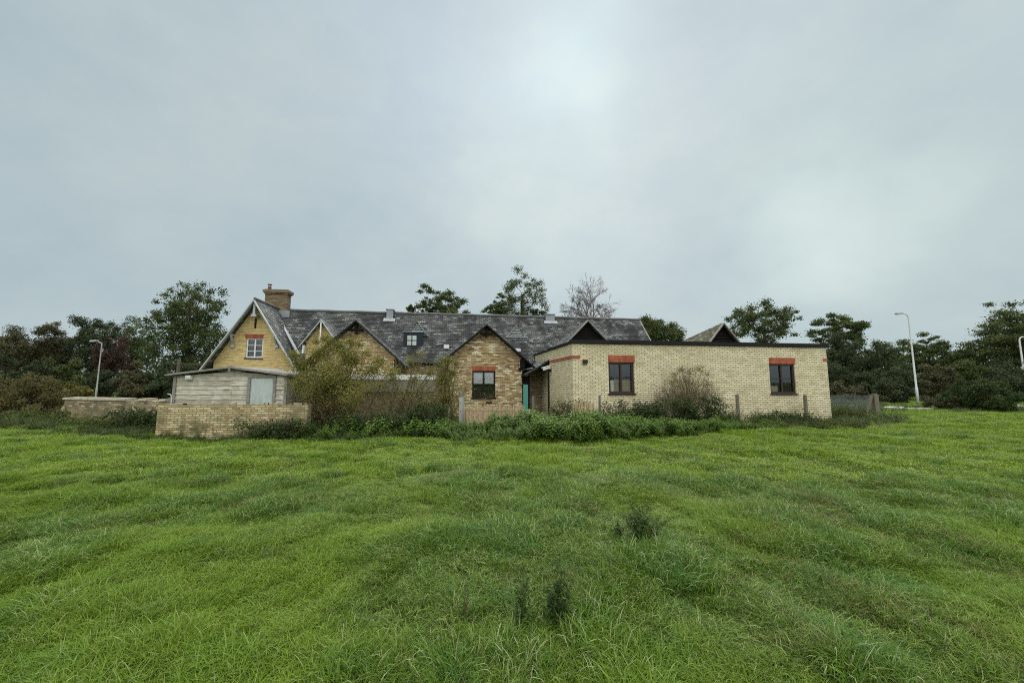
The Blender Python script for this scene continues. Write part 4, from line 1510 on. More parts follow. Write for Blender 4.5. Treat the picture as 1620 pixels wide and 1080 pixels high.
for (x0, x1, t, bt, Y, lab, mt) in (
        (1296, 1360, 568, 650, 33, 'dark green bush next to the right corner of the cream wing', 'leaf_dark'),
        (1345, 1412, 575, 648, 32, 'dark bush behind the wire mesh', 'leaf_dark'),
        (1396, 1452, 572, 646, 33, 'dark bush directly left of the tall lamp foot', 'leaf_dark'),
        (1440, 1505, 568, 646, 33, 'brown-green bush directly right of the tall lamp foot', 'leaf_brown'),
        (1495, 1560, 560, 646, 34, 'tall dark bush behind the field-edge bush', 'leaf_oak'),
        (1550, 1640, 565, 648, 33, 'dark bush at the right picture edge', 'leaf_dark'),
        (1308, 1375, 606, 648, 27, 'low dull green bush close behind the wire mesh', 'leaf_brown'),
        (1380, 1438, 602, 646, 29, 'low dark bush behind the thin pale rail', 'leaf_dark'),
        (1630, 1730, 560, 648, 34, 'dark bush beyond the right picture edge', 'leaf_dark')):
    tree(x0, x1, t, bt, Y, lab, mt, 26, 8000, .17, name='bush', cat='bush', hollow=.1, shell=.15, trunk_top=.3, group='bushes along the road', trunk_r=.1)
tree(1506, 1606, 594, 660, 21.5, 'big rounded dark bush standing at the field edge', 'leaf_bramble', 40, 17000, .10, name='shrub', cat='shrub', hollow=.1, shell=.15, trunk_top=.3, group='shrubs at the field edge', trunk_r=.07, bark='twig')
tree(1464, 1526, 624, 658, 22.5, 'low brown bush left of the big rounded bush', 'leaf_brown', 26, 8000, .09, name='shrub', cat='shrub', hollow=.1, shell=.15, trunk_top=.3, group='shrubs at the field edge', trunk_r=.05, bark='twig')

# ---- far wood (one mass)
r = np.random.default_rng(77)
n = 26000
x = r.uniform(-105, 105, n)
hmax = 4.6 + 1.3 * np.sin(x * .21) + .9 * np.sin(x * .53 + 1) + .5 * np.sin(x * 1.3)
pts = np.stack([x, 58 + r.normal(size=n) * 2.2, hmax * r.random(n) ** .75], 1)
fw = leaves_obj('far_woods', pts, .55 * r.uniform(.6, 1.3, n), .36, r.random(n), M['leaf_dark'], None, (0, 0, 0), r)
tag(fw, 'dark low wood closing the view far behind the buildings and trees', 'woods', kind='stuff')


n = 9000
x = r.uniform(-130, 130, n)
hmax = 4.2 + .9 * np.sin(x * .17) + .7 * np.sin(x * .47 + 2)
pts = np.stack([x, -130 + r.normal(size=n) * 2, hmax * r.random(n) ** .8], 1)
fw = leaves_obj('woods', pts, .9 * r.uniform(.6, 1.3, n), .6, r.random(n), M['leaf_dark'], None, (0, 0, 0), r)
tag(fw, 'dark wood across the field behind the viewer, mirrored in the windows', 'woods', kind='stuff')

# ---- shrubs by the buildings
def shrub(px, Y, stems, label, mat, leafn, leaf, L0, spread, seed, seeds_dir=None, name='shrub', clumps=None, bark='twig', depth=3, grav=.0, rad=.022, lsd=.06, base_r=.15, group='shrubs against the buildings'):
    r = np.random.default_rng(seed)
    bp = at(px, 660, Y)
    e = empty(name, (bp[0], Y, 0), 0, label, 'shrub', group)
    off = (bp[0], Y, 0)
    mb = MB()
    ends = []
    for k in range(stems):
        a = r.uniform(0, 2 * math.pi)
        d = np.array([math.cos(a) * spread, math.sin(a) * spread * .7, 1.0])
        if seeds_dir is not None: d = d + np.array(seeds_dir[k % len(seeds_dir)])
        d /= np.linalg.norm(d)
        branchy(mb, np.array([bp[0] + r.normal() * base_r, Y + r.normal() * base_r * .6, -.05]), d, L0 * r.uniform(.8, 1.15), rad, depth, r, .42, ends, grav, .004)
    mb.build('stems', M[bark], e, off, smooth=True)
    en = np.array(ends)
    n1 = leafn if clumps is None else leafn // 2
    p = en[r.choice(len(en), n1)] + r.normal(size=(n1, 3)) * lsd
    if clumps is not None:
        cc, rr_ = [], []
        for (cpx, cpy, cY, crad) in clumps:
            cc.append(at(cpx, cpy, cY)); rr_.append(crad)
        q, _ = clump_points(r, np.array(cc), np.array(rr_), leafn - n1, .75, .1)
        p = np.concatenate([p, q])
        lm = MB()
        along = []
        for c_, cr in zip(cc, rr_):
            for m_ in range(3):
                st = np.array([bp[0] + r.normal() * base_r, Y + r.normal() * base_r * .5, -.05])
                tip = c_ + r.normal(size=3) * cr * .5
                d_ = tip - st
                pts = []
                for t in np.linspace(0, 1, 7):
                    pts.append(st + d_ * np.array([t ** 1.25, t, t ** .8]) + r.normal(size=3) * .025 * (t > 0))
                lm.tube(pts, [rad * .8 * (1 - .85 * t) + .002 for t in np.linspace(0, 1, 7)], 4, cap=False)
                for t in np.linspace(.35, 1, 24):
                    j = min(5, int(t * 6)); f = t * 6 - j
                    along.append(pts[j] * (1 - f) + pts[j + 1] * f)
        lm.build('limbs', M[bark], e, off, smooth=True)
        al = np.array(along)
        n2 = int(leafn * .55)
        p = np.concatenate([p, al[r.choice(len(al), n2)] + r.normal(size=(n2, 3)) * lsd * 1.2])
    p = p[p[:, 2] > .03]
    n = len(p)
    nz = np.sin(p[:, 0] * 3.1 + seed) * np.sin(p[:, 2] * 3.7) * .25
    L = leaf * r.uniform(.6, 1.4, n)
    leaves_obj('foliage', p, L, L * .5, np.clip(r.random(n) * .7 + .15 + nz, 0, 1), M[mat], e, off, r)
    return e


shrub(530, 13.4, 12, 'large dense olive shrub smothering the left annex gable', 'leaf_shrub', 23000, .055, 1.0, .5, 21, lsd=.11, depth=3, rad=.03, base_r=.5,
      clumps=[(480, 580, 13.4, .45), (505, 560, 13.6, .48), (535, 548, 13.5, .44), (515, 536, 13.5, .3), (555, 540, 13.5, .3), (545, 560, 13.3, .45), (520, 585, 13.2, .5), (560, 570, 13.4, .42), (545, 605, 13.2, .42), (475, 605, 13.3, .36), (590, 585, 13.3, .36), (500, 615, 13.2, .4), (570, 545, 13.7, .26), (600, 570, 13.5, .3), (465, 560, 13.5, .3), (500, 540, 13.6, .25), (620, 590, 13.3, .3), (580, 558, 13.6, .24)])
shrub(632, 13.2, 13, 'open shrub of arching bare stems and pale yellow-green leaves before the outbuilding', 'leaf_pale', 5200, .045, .82, .7, 33, lsd=.11, depth=3, rad=.024, grav=.05, base_r=.22,
      clumps=[(650, 570, 13.2, .34), (680, 590, 13.2, .34), (620, 600, 13.2, .3), (665, 560, 13.4, .22), (700, 575, 13.3, .26), (600, 610, 13.0, .3), (655, 600, 13.2, .3)])
shrub(706, 13.3, 7, 'narrow yellow-green shrub climbing the left side of the annex with the black window', 'leaf_pale', 6500, .045, .75, .35, 44, lsd=.1, depth=3, rad=.02,
      clumps=[(708, 570, 13.4, .26), (700, 600, 13.3, .32), (716, 590, 13.3, .24), (705, 630, 13.2, .28), (722, 575, 13.5, .18)])
shrub(500, 12.9, 16, 'dark tangled thicket under the large olive shrub', 'leaf_thorn', 5500, .05, .42, .7, 55, lsd=.1, depth=3, rad=.014, base_r=.6,
      clumps=[(480, 650, 12.9, .35), (520, 645, 12.9, .4), (505, 630, 13.0, .35), (550, 655, 12.9, .35)])
shrub(1090, 14.3, 10, 'brown-leaved thorn shrub growing against the cream wall between the two wing windows', 'leaf_thorn', 8500, .032, .66, .5, 66, lsd=.08, depth=4, rad=.016, base_r=.22,
      clumps=[(1078, 585, 14.45, .25), (1105, 584, 14.5, .24), (1090, 605, 14.4, .4), (1062, 605, 14.4, .28), (1118, 608, 14.4, .3), (1110, 630, 14.3, .3), (1075, 625, 14.3, .3), (1090, 588, 14.45, .3), (1066, 592, 14.45, .22), (1120, 592, 14.45, .22)])


def bramble(px, Y, w, h, label, seed, mat='leaf_bramble', n=5200, leaf=.055):
    r = np.random.default_rng(seed)
    bp = at(px, 660, Y)
    e = empty('bramble_bush', (bp[0], Y, 0), 0, label, 'bramble', 'bramble bushes before the walls')
    mb = MB()
    canes = []
    for k in range(22):
        x0 = r.uniform(-w / 2, w / 2)
        a = r.uniform(-1.2, 1.2)
        hh = h * r.uniform(.6, 1.15)
        pts = [np.array([x0 + a * t * .7, r.normal() * .1 - t * .25, max(0.0, hh * math.sin(t * 2.3))]) for t in np.linspace(0, 1, 7)]
        mb.tube(pts, [.008 * (1 - .6 * t) for t in np.linspace(0, 1, 7)], 4, cap=False)
        canes += pts[1:]
    mb.build('canes', M['twig'], e)
    cn = np.array(canes)
    p = cn[r.choice(len(cn), n // 2)] + r.normal(size=(n // 2, 3)) * .08
    q = np.stack([r.uniform(-w / 2, w / 2, n // 2), r.normal(size=n // 2) * .22, np.zeros(n // 2)], 1)
    q[:, 2] = h * .75 * r.random(n // 2) ** .7 * (.7 + .4 * np.sin(q[:, 0] * 5 + seed))
    p = np.concatenate([p, q])
    p = p[p[:, 2] > .02]
    L = leaf * r.uniform(.6, 1.4, len(p))
    leaves_obj('foliage', p, L, L * .65, r.random(len(p)), M[mat], e, (0, 0, 0), r)


bramble(1000, 13.4, 1.6, .88, 'dark bramble bush under the left wing window', 1)
bramble(1040, 13.7, 1.3, .80, 'bramble bush with upright tips right of the left wing window', 2)
bramble(1100, 13.8, 1.7, .95, 'tall dark bramble around the foot of the brown thorn shrub', 3, n=7000)
bramble(893, 13.6, 1.0, .85, 'leafy bramble with pale flowers by the wing corner', 4, 'leaf_weed', 3600)
bramble(1235, 14.8, 1.8, .42, 'low bramble under the right wing window', 5, n=3800)
bramble(1330, 16.6, 1.8, .5, 'grey-green bramble below the wire mesh', 6, 'leaf_weed', 4000)
bramble(222, 13.4, 1.5, .62, 'dark ivy-like bramble against the left end of the yellow garden wall', 7, n=6000)
bramble(440, 11.75, 1.7, .42, 'bramble creeping up the right half of the yellow garden wall', 8, n=3600)
bramble(670, 12.5, 2.0, .8, 'dark green bramble left of the pale grey post', 9, n=6500)
bramble(580, 12.3, 1.8, .55, 'bramble beneath the open arching shrub', 10, n=4800)
bramble(60, 15.0, 3.0, .42, 'weedy bramble in front of the russet shrub', 12, 'leaf_weed', 5500)
bramble(150, 14.0, 2.6, .26, 'weedy bramble before the crumbling wall', 13, 'leaf_weed', 5500)


# ------------------------------------------------------------------ scattering helper (stuff only)
def scatter_tree():
    ng = bpy.data.node_groups.new('scatter', 'GeometryNodeTree')
    ng.interface.new_socket('Geometry', in_out='INPUT', socket_type='NodeSocketGeometry')
    ng.interface.new_socket('Sources', in_out='INPUT', socket_type='NodeSocketCollection')
    ng.interface.new_socket('Geometry', in_out='OUTPUT', socket_type='NodeSocketGeometry')
    gi, go_ = ng.nodes.new('NodeGroupInput'), ng.nodes.new('NodeGroupOutput')
    ci = ng.nodes.new('GeometryNodeCollectionInfo')
    ci.inputs['Separate Children'].default_value = True
    ci.inputs['Reset Children'].default_value = True
    ip = ng.nodes.new('GeometryNodeInstanceOnPoints')
    ip.inputs['Pick Instance'].default_value = True

    def na(name, t):
        x = ng.nodes.new('GeometryNodeInputNamedAttribute')
        x.data_type = t
        x.inputs['Name'].default_value = name
        return next(o for o in x.outputs if o.enabled and o.name == 'Attribute')
    ng.links.new(gi.outputs['Geometry'], ip.inputs['Points'])
    ng.links.new(gi.outputs['Sources'], ci.inputs['Collection'])
    ng.links.new(ci.outputs[0], ip.inputs['Instance'])
    ng.links.new(na('idx', 'INT'), ip.inputs['Instance Index'])
    er = ng.nodes.new('FunctionNodeEulerToRotation')
    ng.links.new(na('rot', 'FLOAT_VECTOR'), er.inputs[0])
    ng.links.new(er.outputs[0], ip.inputs['Rotation'])
    ng.links.new(na('scl', 'FLOAT_VECTOR'), ip.inputs['Scale'])
    ng.links.new(ip.outputs[0], go_.inputs[0])
    return ng


SCATTER = scatter_tree()


def scatter(name, pts, rot, scl, idx, sources, mat):
    me = bpy.data.meshes.new(name)
    n = len(pts)
    me.vertices.add(n)
    me.vertices.foreach_set('co', np.ascontiguousarray(pts, dtype=np.float32).ravel())
    for nm, t, dom, val, key in (('rot', 'FLOAT_VECTOR', 'POINT', rot, 'vector'), ('scl', 'FLOAT_VECTOR', 'POINT', scl, 'vector'), ('idx', 'INT', 'POINT', idx, 'value')):
        a = me.attributes.new(nm, t, dom)
        a.data.foreach_set(key, np.ascontiguousarray(val, dtype=np.int32 if t == 'INT' else np.float32).ravel())
    me.materials.append(mat)
    o = bpy.data.objects.new(name, me)
    COL.objects.link(o)
    md = o.modifiers.new('scatter', 'NODES')
    md.node_group = SCATTER
    key = [s.identifier for s in SCATTER.interface.items_tree if s.name == 'Sources'][0]
    md[key] = sources
    return o


# ------------------------------------------------------------------ GROUND
_w = np.random.default_rng(3)
WAV = [(_w.uniform(.25, 2.6), _w.uniform(0, 6.28), _w.uniform(0, 6.28)) for _ in range(26)]


_H = np.random.default_rng(91).random((256, 256))


def vnoise(x, y):
    """smooth value noise, 0..1"""
    xi, yi = np.floor(x).astype(int), np.floor(y).astype(int)
    fx, fy = x - xi, y - yi
    fx, fy = fx * fx * (3 - 2 * fx), fy * fy * (3 - 2 * fy)
    h = lambda a, b: _H[a & 255, b & 255]
    return (h(xi, yi) * (1 - fx) + h(xi + 1, yi) * fx) * (1 - fy) + (h(xi, yi + 1) * (1 - fx) + h(xi + 1, yi + 1) * fx) * fy


def gz(x, y):
    x, y = np.asarray(x, float), np.asarray(y, float)
    z = .16 * (vnoise(x / 3.6 + 9, y / 3.2 + 4) - .5) + .08 * (vnoise(x / 1.2 + 31, y / 1.0 + 7) - .5) + .08 * (vnoise(x / .45 + 3, y / .55 + 77) - .5)
    fade = np.clip((60 - np.hypot(x, y)) / 40, 0, 1) * np.clip((np.hypot(x, y) + 1) / 3, .3, 1)
    dip = .15 * np.exp(-((x + 8.2) / 2.6) ** 2 - ((y - 11.4) / 1.3) ** 2)
    return z * fade - dip


def tuss(x, y):
    """how rank the grass grows, 0..1"""
    n = .6 * vnoise(x / .62 + 5, y / .55 + 13) + .2 * vnoise(x / 2.0 + 50, y / 1.8 + 8) + .2 * vnoise(x / .3 + 71, y / .3 + 3)
    return np.clip((n - .3) / .4, 0, 1)


def axis(lo, hi, fine, step0, far):
    a = list(np.arange(lo, hi + .01, fine))
    b, s = hi, step0
    while b < far:
        b += s; s *= 1.35; a.append(b)
    b, s = lo, step0
    pre = []
    while b > -far:
        b -= s; s *= 1.35; pre.append(b)
    return np.array(pre[::-1] + a)


gx, gy = axis(-26, 26, .25, .5, 900), axis(-6, 30, .25, .5, 900)
X, Y_ = np.meshgrid(gx, gy)
Z = gz(X, Y_)
V = np.stack([X, Y_, Z], -1).reshape(-1, 3)
nx, ny = len(gx), len(gy)
ii = np.arange(nx * ny).reshape(ny, nx)
Fq = np.stack([ii[:-1, :-1], ii[:-1, 1:], ii[1:, 1:], ii[1:, :-1]], -1).reshape(-1, 4)
me = bpy.data.meshes.new('ground')
me.from_pydata(V.tolist(), [], Fq.tolist())
me.materials.append(M['ground'])
me.polygons.foreach_set('use_smooth', [True] * len(me.polygons))
gd = bpy.data.objects.new('ground', me)
COL.objects.link(gd)
tag(gd, 'rough open grass field running up to the buildings', 'ground', kind='structure')

# grass tuft sources (kept in a collection that is not linked to the scene)
grass_src = bpy.data.collections.new('grass_sources')


def tuft(k, nb, rad, lo, hi, w, bend, seg=3, mat='grass'):
    r = np.random.default_rng(900 + k)
    a = r.uniform(0, 2 * math.pi, nb)
    rr_ = rad * np.sqrt(r.random(nb))
    bx, by = rr_ * np.cos(a), rr_ * np.sin(a)
    L = r.uniform(lo, hi, nb) * (1 - .25 * rr_ / rad)
    az = a + r.normal(size=nb) * 1.3
    wind = r.uniform(0, 6.28)
    dx, dy = np.cos(az) + .5 * math.cos(wind), np.sin(az) + .5 * math.sin(wind)
    ln = np.hypot(dx, dy) + 1e-6
    dx, dy = dx / ln, dy / ln
    bd = np.clip(r.normal(bend, .28, nb), .1, 1.35)
    ts = np.linspace(0, 1, seg + 1)
    P = []
    for t in ts:
        ang = bd * t * 1.35
        h = L * (np.sin(ang) / (bd * 1.35 + 1e-6)) if False else None
        P.append(t)
    # integrate the bend along the blade
    px, pz = np.zeros(nb), np.zeros(nb)
    pos = [(px.copy(), pz.copy())]
    sub = 4
    for s_ in range(seg * sub):
        t = (s_ + .5) / (seg * sub)
        ang = .15 + bd * 1.75 * t ** 1.3
        px = px + np.sin(ang) * L / (seg * sub)
        pz = pz + np.cos(ang) * L / (seg * sub)
        if (s_ + 1) % sub == 0: pos.append((px.copy(), pz.copy()))
    sx, sy = -dy, dx
    wid = w * r.uniform(.6, 1.3, nb)
    tw = r.normal(size=nb) * .35
    V = np.empty((nb, seg, 4, 3))
    for s_ in range(seg):
        for (q, e, sgn) in ((0, s_, -1), (1, s_, 1), (2, s_ + 1, 1), (3, s_ + 1, -1)):
            t = e / seg
            ww = wid * (1 - t ** 1.6) * .5 + .0002
            V[:, s_, q, 0] = bx + dx * pos[e][0] + sgn * sx * ww
            V[:, s_, q, 1] = by + dy * pos[e][0] + sgn * sy * ww
            V[:, s_, q, 2] = pos[e][1] - .01 + sgn * ww * tw
    tint = np.repeat(r.random(nb), seg)
    o = quads_obj('grass_tuft_%02d' % k, V.reshape(-1, 3), nb * seg, tint, M[mat], link=False)
    grass_src.objects.link(o)


for k in range(6): tuft(k, 250, .17, .05, .16, .0042, 1.1, 4)          # near, fine
for k in range(6, 10): tuft(k, 95, .22, .07, .16, .009, 1.05, 2, 'far_bright_grass')      # further off, broader blades, distant brightness put into their colour
for k in range(10, 13): tuft(k, 230, .17, .11, .24, .0046, 1.25, 4, 'tussock')   # tussocks


for k in range(13, 15): tuft(k, 90, .20, .10, .22, .0036, .8, 4, 'dry_grass')


def field_points(y0, y1, dens, r, spread=1.42, pad=2.0):
    n = int(dens * (y1 - y0) * 2 * (spread * (y0 + y1) / 2 + pad))
    y = np.sqrt(r.random(n) * (y1 ** 2 - y0 ** 2) + y0 ** 2)
    x = (r.random(n) * 2 - 1) * (spread * y + pad)
    return x, y


r = np.random.default_rng(42)
xs_, ys_, id_, sc_ = [], [], [], []
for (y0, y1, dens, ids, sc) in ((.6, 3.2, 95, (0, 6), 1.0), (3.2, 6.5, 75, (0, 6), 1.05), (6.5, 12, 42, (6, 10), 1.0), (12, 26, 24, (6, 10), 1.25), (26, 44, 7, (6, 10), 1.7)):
    x, y = field_points(y0, y1, dens, r)
    xs_.append(x); ys_.append(y); id_.append(r.integers(ids[0], ids[1], len(x))); sc_.append(np.full(len(x), sc))
for (y0, y1, dens) in ((1.0, 7, 14), (7, 18, 2.6)):
    x, y = field_points(y0, y1, dens * 2, r)
    keep = tuss(x, y) > .66
    xs_.append(x[keep]); ys_.append(y[keep]); id_.append(r.integers(10, 13, keep.sum())); sc_.append(np.full(keep.sum(), 1.05))
    x, y = field_points(y0, y1, dens * 1.6, r)
    keep = vnoise(x / 1.1 + 90, y / .9 + 17) > .66
    xs_.append(x[keep]); ys_.append(y[keep]); id_.append(r.integers(13, 15, keep.sum())); sc_.append(np.full(keep.sum(), .9))
x, y, idd, sc = map(np.concatenate, (xs_, ys_, id_, sc_))
lu = (x - OX) * CT + (y - OY) * ST
lv = -(x - OX) * ST + (y - OY) * CT
inside = ((lu > -16.8) & (lu < WU + .05) & (lv > -.12) & (lv < 12)) | ((x < -1) & (x > -9.5) & (y > 12.2) & (y < 30))
k_ = ~inside
x, y, idd, sc = x[k_], y[k_], idd[k_], sc[k_]
t = tuss(x, y)
hs = sc * (.30 + 1.05 * t ** 1.4) * r.uniform(.75, 1.25, len(x))
scl = np.stack([sc * r.uniform(.85, 1.15, len(x)), sc * r.uniform(.85, 1.15, len(x)), hs], 1)
rot = np.stack([r.normal(size=len(x)) * .12, r.normal(size=len(x)) * .12, r.uniform(0, 6.28, len(x))], 1)
gr = scatter('grass', np.stack([x, y, gz(x, y)], 1), rot, scl, idd, grass_src, M['grass'])
tag(gr, 'long uneven green grass covering the whole field', 'grass', kind='stuff')

# nettles and weeds
net_src = bpy.data.collections.new('weed_sources')


def leafy_stem(k, h, pairs, leaf, mat, droop=.5, stem_r=.004, taper=.6, stems=1, spreadr=0.0, narrow=.55, lowbare=.15):
    r = np.random.default_rng(1500 + k)
    V, T = [], []
    for s_ in range(stems):
        ox, oy = r.normal(size=2) * spreadr
        lx, ly = r.normal(size=2) * .14
        hh = h * r.uniform(.75, 1.1)
        for q in range(4):          # stem strip
            t0, t1 = q / 4, (q + 1) / 4
            for (dx, dy) in ((stem_r, 0), (0, stem_r)):
                V.append([(ox + lx * t0 * t0 - dx, oy + ly * t0 * t0 - dy, hh * t0), (ox + lx * t0 * t0 + dx, oy + ly * t0 * t0 + dy, hh * t0),
                          (ox + lx * t1 * t1 + dx * .8, oy + ly * t1 * t1 + dy * .8, hh * t1), (ox + lx * t1 * t1 - dx * .8, oy + ly * t1 * t1 - dy * .8, hh * t1)])
                T.append(.3)
        for p in range(pairs):
            t = lowbare + (1 - lowbare) * (p + .5) / pairs
            z = hh * t
            L = leaf * (1 - taper * max(0, (t - .45) / .55)) * r.uniform(.8, 1.2)
            a0 = p * 1.57 + r.normal() * .3
            for a in (a0, a0 + math.pi):
                d = np.array([math.cos(a), math.sin(a), 0.0])
                sd = np.array([-d[1], d[0], 0])
                b0 = np.array([ox + lx * t * t, oy + ly * t * t, z])
                up = r.uniform(.05, .4)
                m1 = b0 + d * L * .45 + np.array([0, 0, L * up * .5])
                tip = b0 + d * L + np.array([0, 0, L * (up * .4 - droop * r.uniform(.4, 1.1))])
                w = L * narrow * .5
                ti = np.clip(r.random() * .7 + .3 * t, 0, 1)
                V.append([b0, m1 - sd * w - np.array([0, 0, w * .3]), tip, m1 + np.array([0, 0, w * .15])]); T.append(ti)
                V.append([b0, m1 + np.array([0, 0, w * .15]), tip, m1 + sd * w - np.array([0, 0, w * .3])]); T.append(ti)
    o = quads_obj('weed_source', np.array(V, float).reshape(-1, 3), len(V), np.array(T), mat, link=False)
    net_src.objects.link(o)


for k in range(4): leafy_stem(k, .76, 7, .155, M['leaf_nettle'], stems=3, spreadr=.08, taper=.3, droop=.35, narrow=.62, lowbare=.3)                 # 0-3 nettles
for k in range(4, 7): leafy_stem(k, .34, 5, .15, M['leaf_weed'], stems=4, spreadr=.08, narrow=.4)      # 4-6 docks and weeds
for k in range(7, 9): leafy_stem(k, .48, 8, .07, M['leaf_bramble'], stems=5, spreadr=.12, narrow=.65)  # 7-8 low bramble growth


def patch(n, px0, px1, front, back, r, y_of=None):
    """random ground points between two depths across a span of view bearings"""
    px = r.uniform(px0, px1, n)
    f = np.interp(px, *zip(*front)); bk = np.interp(px, *zip(*back))
    y = f + (bk - f) * r.random(n)
    x = (px - 810) / F_PX * y
    return x, y, (y - f) / (bk - f + 1e-6)


r = np.random.default_rng(8)
x, y, e = patch(1150, 700, 1235, [(700, 11.3), (715, 10.6), (830, 10.35), (930, 10.4), (1010, 10.9), (1100, 11.6), (1180, 12.3), (1235, 13.2)],
                [(700, 12.0), (760, 12.4), (900, 12.7), (1235, 14.0)], r)
f_ = np.clip(e * 4 + .62, .62, 1.0)
sz = f_ * (.42 + .72 * vnoise(x / .8 + 3, y / .7 + 9)) * r.uniform(.75, 1.1, len(x)) * np.interp(x / y * F_PX + 810, [700, 735, 765, 800, 1000, 1100, 1235], [.8, .62, .66, .98, .88, .62, .45])
rot = np.stack([r.normal(size=len(x)) * .12, r.normal(size=len(x)) * .12, r.uniform(0, 6.28, len(x))], 1)
nt_ = scatter('nettle_bed', np.stack([x, y, gz(x, y)], 1), rot, np.stack([sz, sz, sz], 1), np.where(r.random(len(x)) < .86, r.integers(0, 4, len(x)), r.integers(4, 9, len(x))), net_src, M['leaf_nettle'])
tag(nt_, 'dense bed of green nettles in front of the annex and the wing', 'nettles', kind='stuff')

xs_, ys_, ids, szs = [], [], [], []
for (n, p0, p1, fr, bk, i0, i1, s0, s1) in (
        (650, -60, 105, [(-60, 13.4), (105, 12.6)], [(-60, 17), (105, 15.8)], 4, 9, .5, 1.0), (750, 95, 250, [(95, 12.6), (250, 11.4)], [(95, 15.0), (250, 13.0)], 4, 9, .25, .62),
        (360, 255, 500, [(255, 11.5), (330, 11.25), (500, 11.2)], [(255, 11.9), (500, 11.95)], 4, 9, .22, .6),
        (520, 470, 735, [(470, 11.5), (560, 11.2), (640, 11.6), (735, 11.5)], [(470, 12.9), (735, 12.9)], 3, 9, .45, 1.15), (110, 600, 735, [(600, 11.9), (735, 11.8)], [(600, 12.9), (735, 12.9)], 0, 4, .45, .85),
        (520, 1150, 1425, [(1150, 12.4), (1250, 13.3), (1330, 13.6), (1425, 15.3)], [(1150, 14.2), (1300, 15.2), (1360, 17), (1425, 17.5)], 4, 9, .5, .95),
        (260, 940, 1160, [(940, 13.0), (1160, 13.6)], [(940, 14.0), (1160, 14.8)], 7, 9, .7, 1.2),
        (380, 1300, 1388, [(1300, 18.5), (1388, 19)], [(1300, 25), (1388, 26)], 4, 9, .8, 1.5), (420, 1388, 1500, [(1388, 19.0), (1500, 20.3)], [(1388, 26), (1500, 27)], 4, 9, .28, .6), (160, 1500, 1620, [(1500, 19.8), (1620, 20.5)], [(1500, 22), (1620, 23)], 4, 9, .4, .9)):
    x, y, e = patch(n, p0, p1, fr, bk, r)
    xs_.append(x); ys_.append(y); ids.append(r.integers(i0, i1, n)); szs.append(r.uniform(s0, s1, n) * (.7 + .3 * e))
x, y, idd, sz = map(np.concatenate, (xs_, ys_, ids, szs))
sz = sz * (.55 + .8 * vnoise(x / .7 + 23, y / .6 + 41))
rot = np.stack([r.normal(size=len(x)) * .2, r.normal(size=len(x)) * .2, r.uniform(0, 6.28, len(x))], 1)
ug = scatter('undergrowth', np.stack([x, y, gz(x, y)], 1), rot, np.stack([sz * 1.1, sz * 1.1, sz], 1), idd, net_src, M['leaf_weed'])
tag(ug, 'mixed docks, weeds and low bramble along the foot of the walls', 'undergrowth', kind='stuff')


# dark plants in the grass
def spike_plant(px, py, hpx, stems, label, seed, wide=.5, mat='leaf_spike', low=.5, spikes=1, dens=1.0):
    r = np.random.default_rng(seed)
    d = ray(px, py)
    g = np.array([0, 0, HC]) + d * (-HC / d[2])
    H = hpx / F_PX * g[1]
    e = empty('weed_plant', (g[0], g[1], float(gz(np.array([g[0]]), np.array([g[1]]))[0])), 0, label, 'plant', 'dark weeds in the grass')
    mb = MB()
    P, S_ = [], []
    for k in range(stems):
        a = r.uniform(0, 6.28)
        ln = r.uniform(.0, wide)
        hh = H * (1.0 - .1 * k if k < spikes else r.uniform(low, low + .3))
        if k < spikes: ln *= .3
        pts = [np.array([math.cos(a) * ln * hh * t ** 1.2 + r.normal() * .004, math.sin(a) * ln * hh * t ** 1.2, hh * t]) for t in np.linspace(0, 1, 7)]
        mb.tube(pts, [.005 * (1 - .7 * t) for t in np.linspace(0, 1, 7)], 4, cap=False)
        for q in range(int(150 * dens * hh / .4)):
            t = r.random() ** .8
            j = min(5, int(t * 6)); f = t * 6 - j
            c = pts[j] * (1 - f) + pts[j + 1] * f
            rr_ = (.065 * (1 - t) + .012) * hh / .35
            P.append(c + r.normal(size=3) * rr_ * .8)
            S_.append(.035 * (1.2 - .6 * t))
    mb.build('stems', M['twig'], e)
    P, S_ = np.array(P), np.array(S_)
    k = P[:, 2] > 0
    P, S_ = P[k], S_[k]
    leaves_obj('foliage', P, S_ * 1.2, S_ * .32, r.random(len(P)), M[mat], e, (0, 0, 0), r)


spike_plant(1018, 872, 62, 30, 'low wide spreading dark green weed with two spikes, right of centre', 1, 1.15, low=.42, spikes=2)
spike_plant(978, 864, 27, 7, 'small dark weed just left of the wide spreading weed', 2, .9)
spike_plant(882, 1010, 90, 11, 'tall dark pointed weed with side shoots, tallest of the near ones', 3, .45, dens=1.15)
spike_plant(826, 1010, 84, 5, 'slim wispy pointed weed just left of the tallest near weed', 4, .22, dens=.85)
spike_plant(735, 1000, 58, 3, 'thin faint weed furthest left of the near ones', 5, .22, 'leaf_weed', dens=.5)

# ------------------------------------------------------------------ CAMERA, SKY, SUN
cam = bpy.data.cameras.new('camera')
cam.sensor_width = 36
cam.lens = 36 * F_PX / 1620
cam.clip_end = 4000
cam.clip_start = .05
co = bpy.data.objects.new('camera', cam)
COL.objects.link(co)
co.location = (0, 0, HC)
co.rotation_euler = (math.pi / 2 + PITCH, 0, 0)
S.camera = co

SUN_EL, SUN_AZ = R(40), R(9)                   # behind the thin cloud, ahead and slightly right
sun = bpy.data.lights.new('sun', 'SUN')
sun.energy = 1.5
sun.angle = R(35)
sun.color = (1, .97, .92)
so_ = bpy.data.objects.new('sun', sun)
COL.objects.link(so_)
sd = Vector((math.sin(SUN_AZ) * math.cos(SUN_EL), math.cos(SUN_AZ) * math.cos(SUN_EL), math.sin(SUN_EL)))
so_.rotation_euler = sd.to_track_quat('Z', 'Y').to_euler()

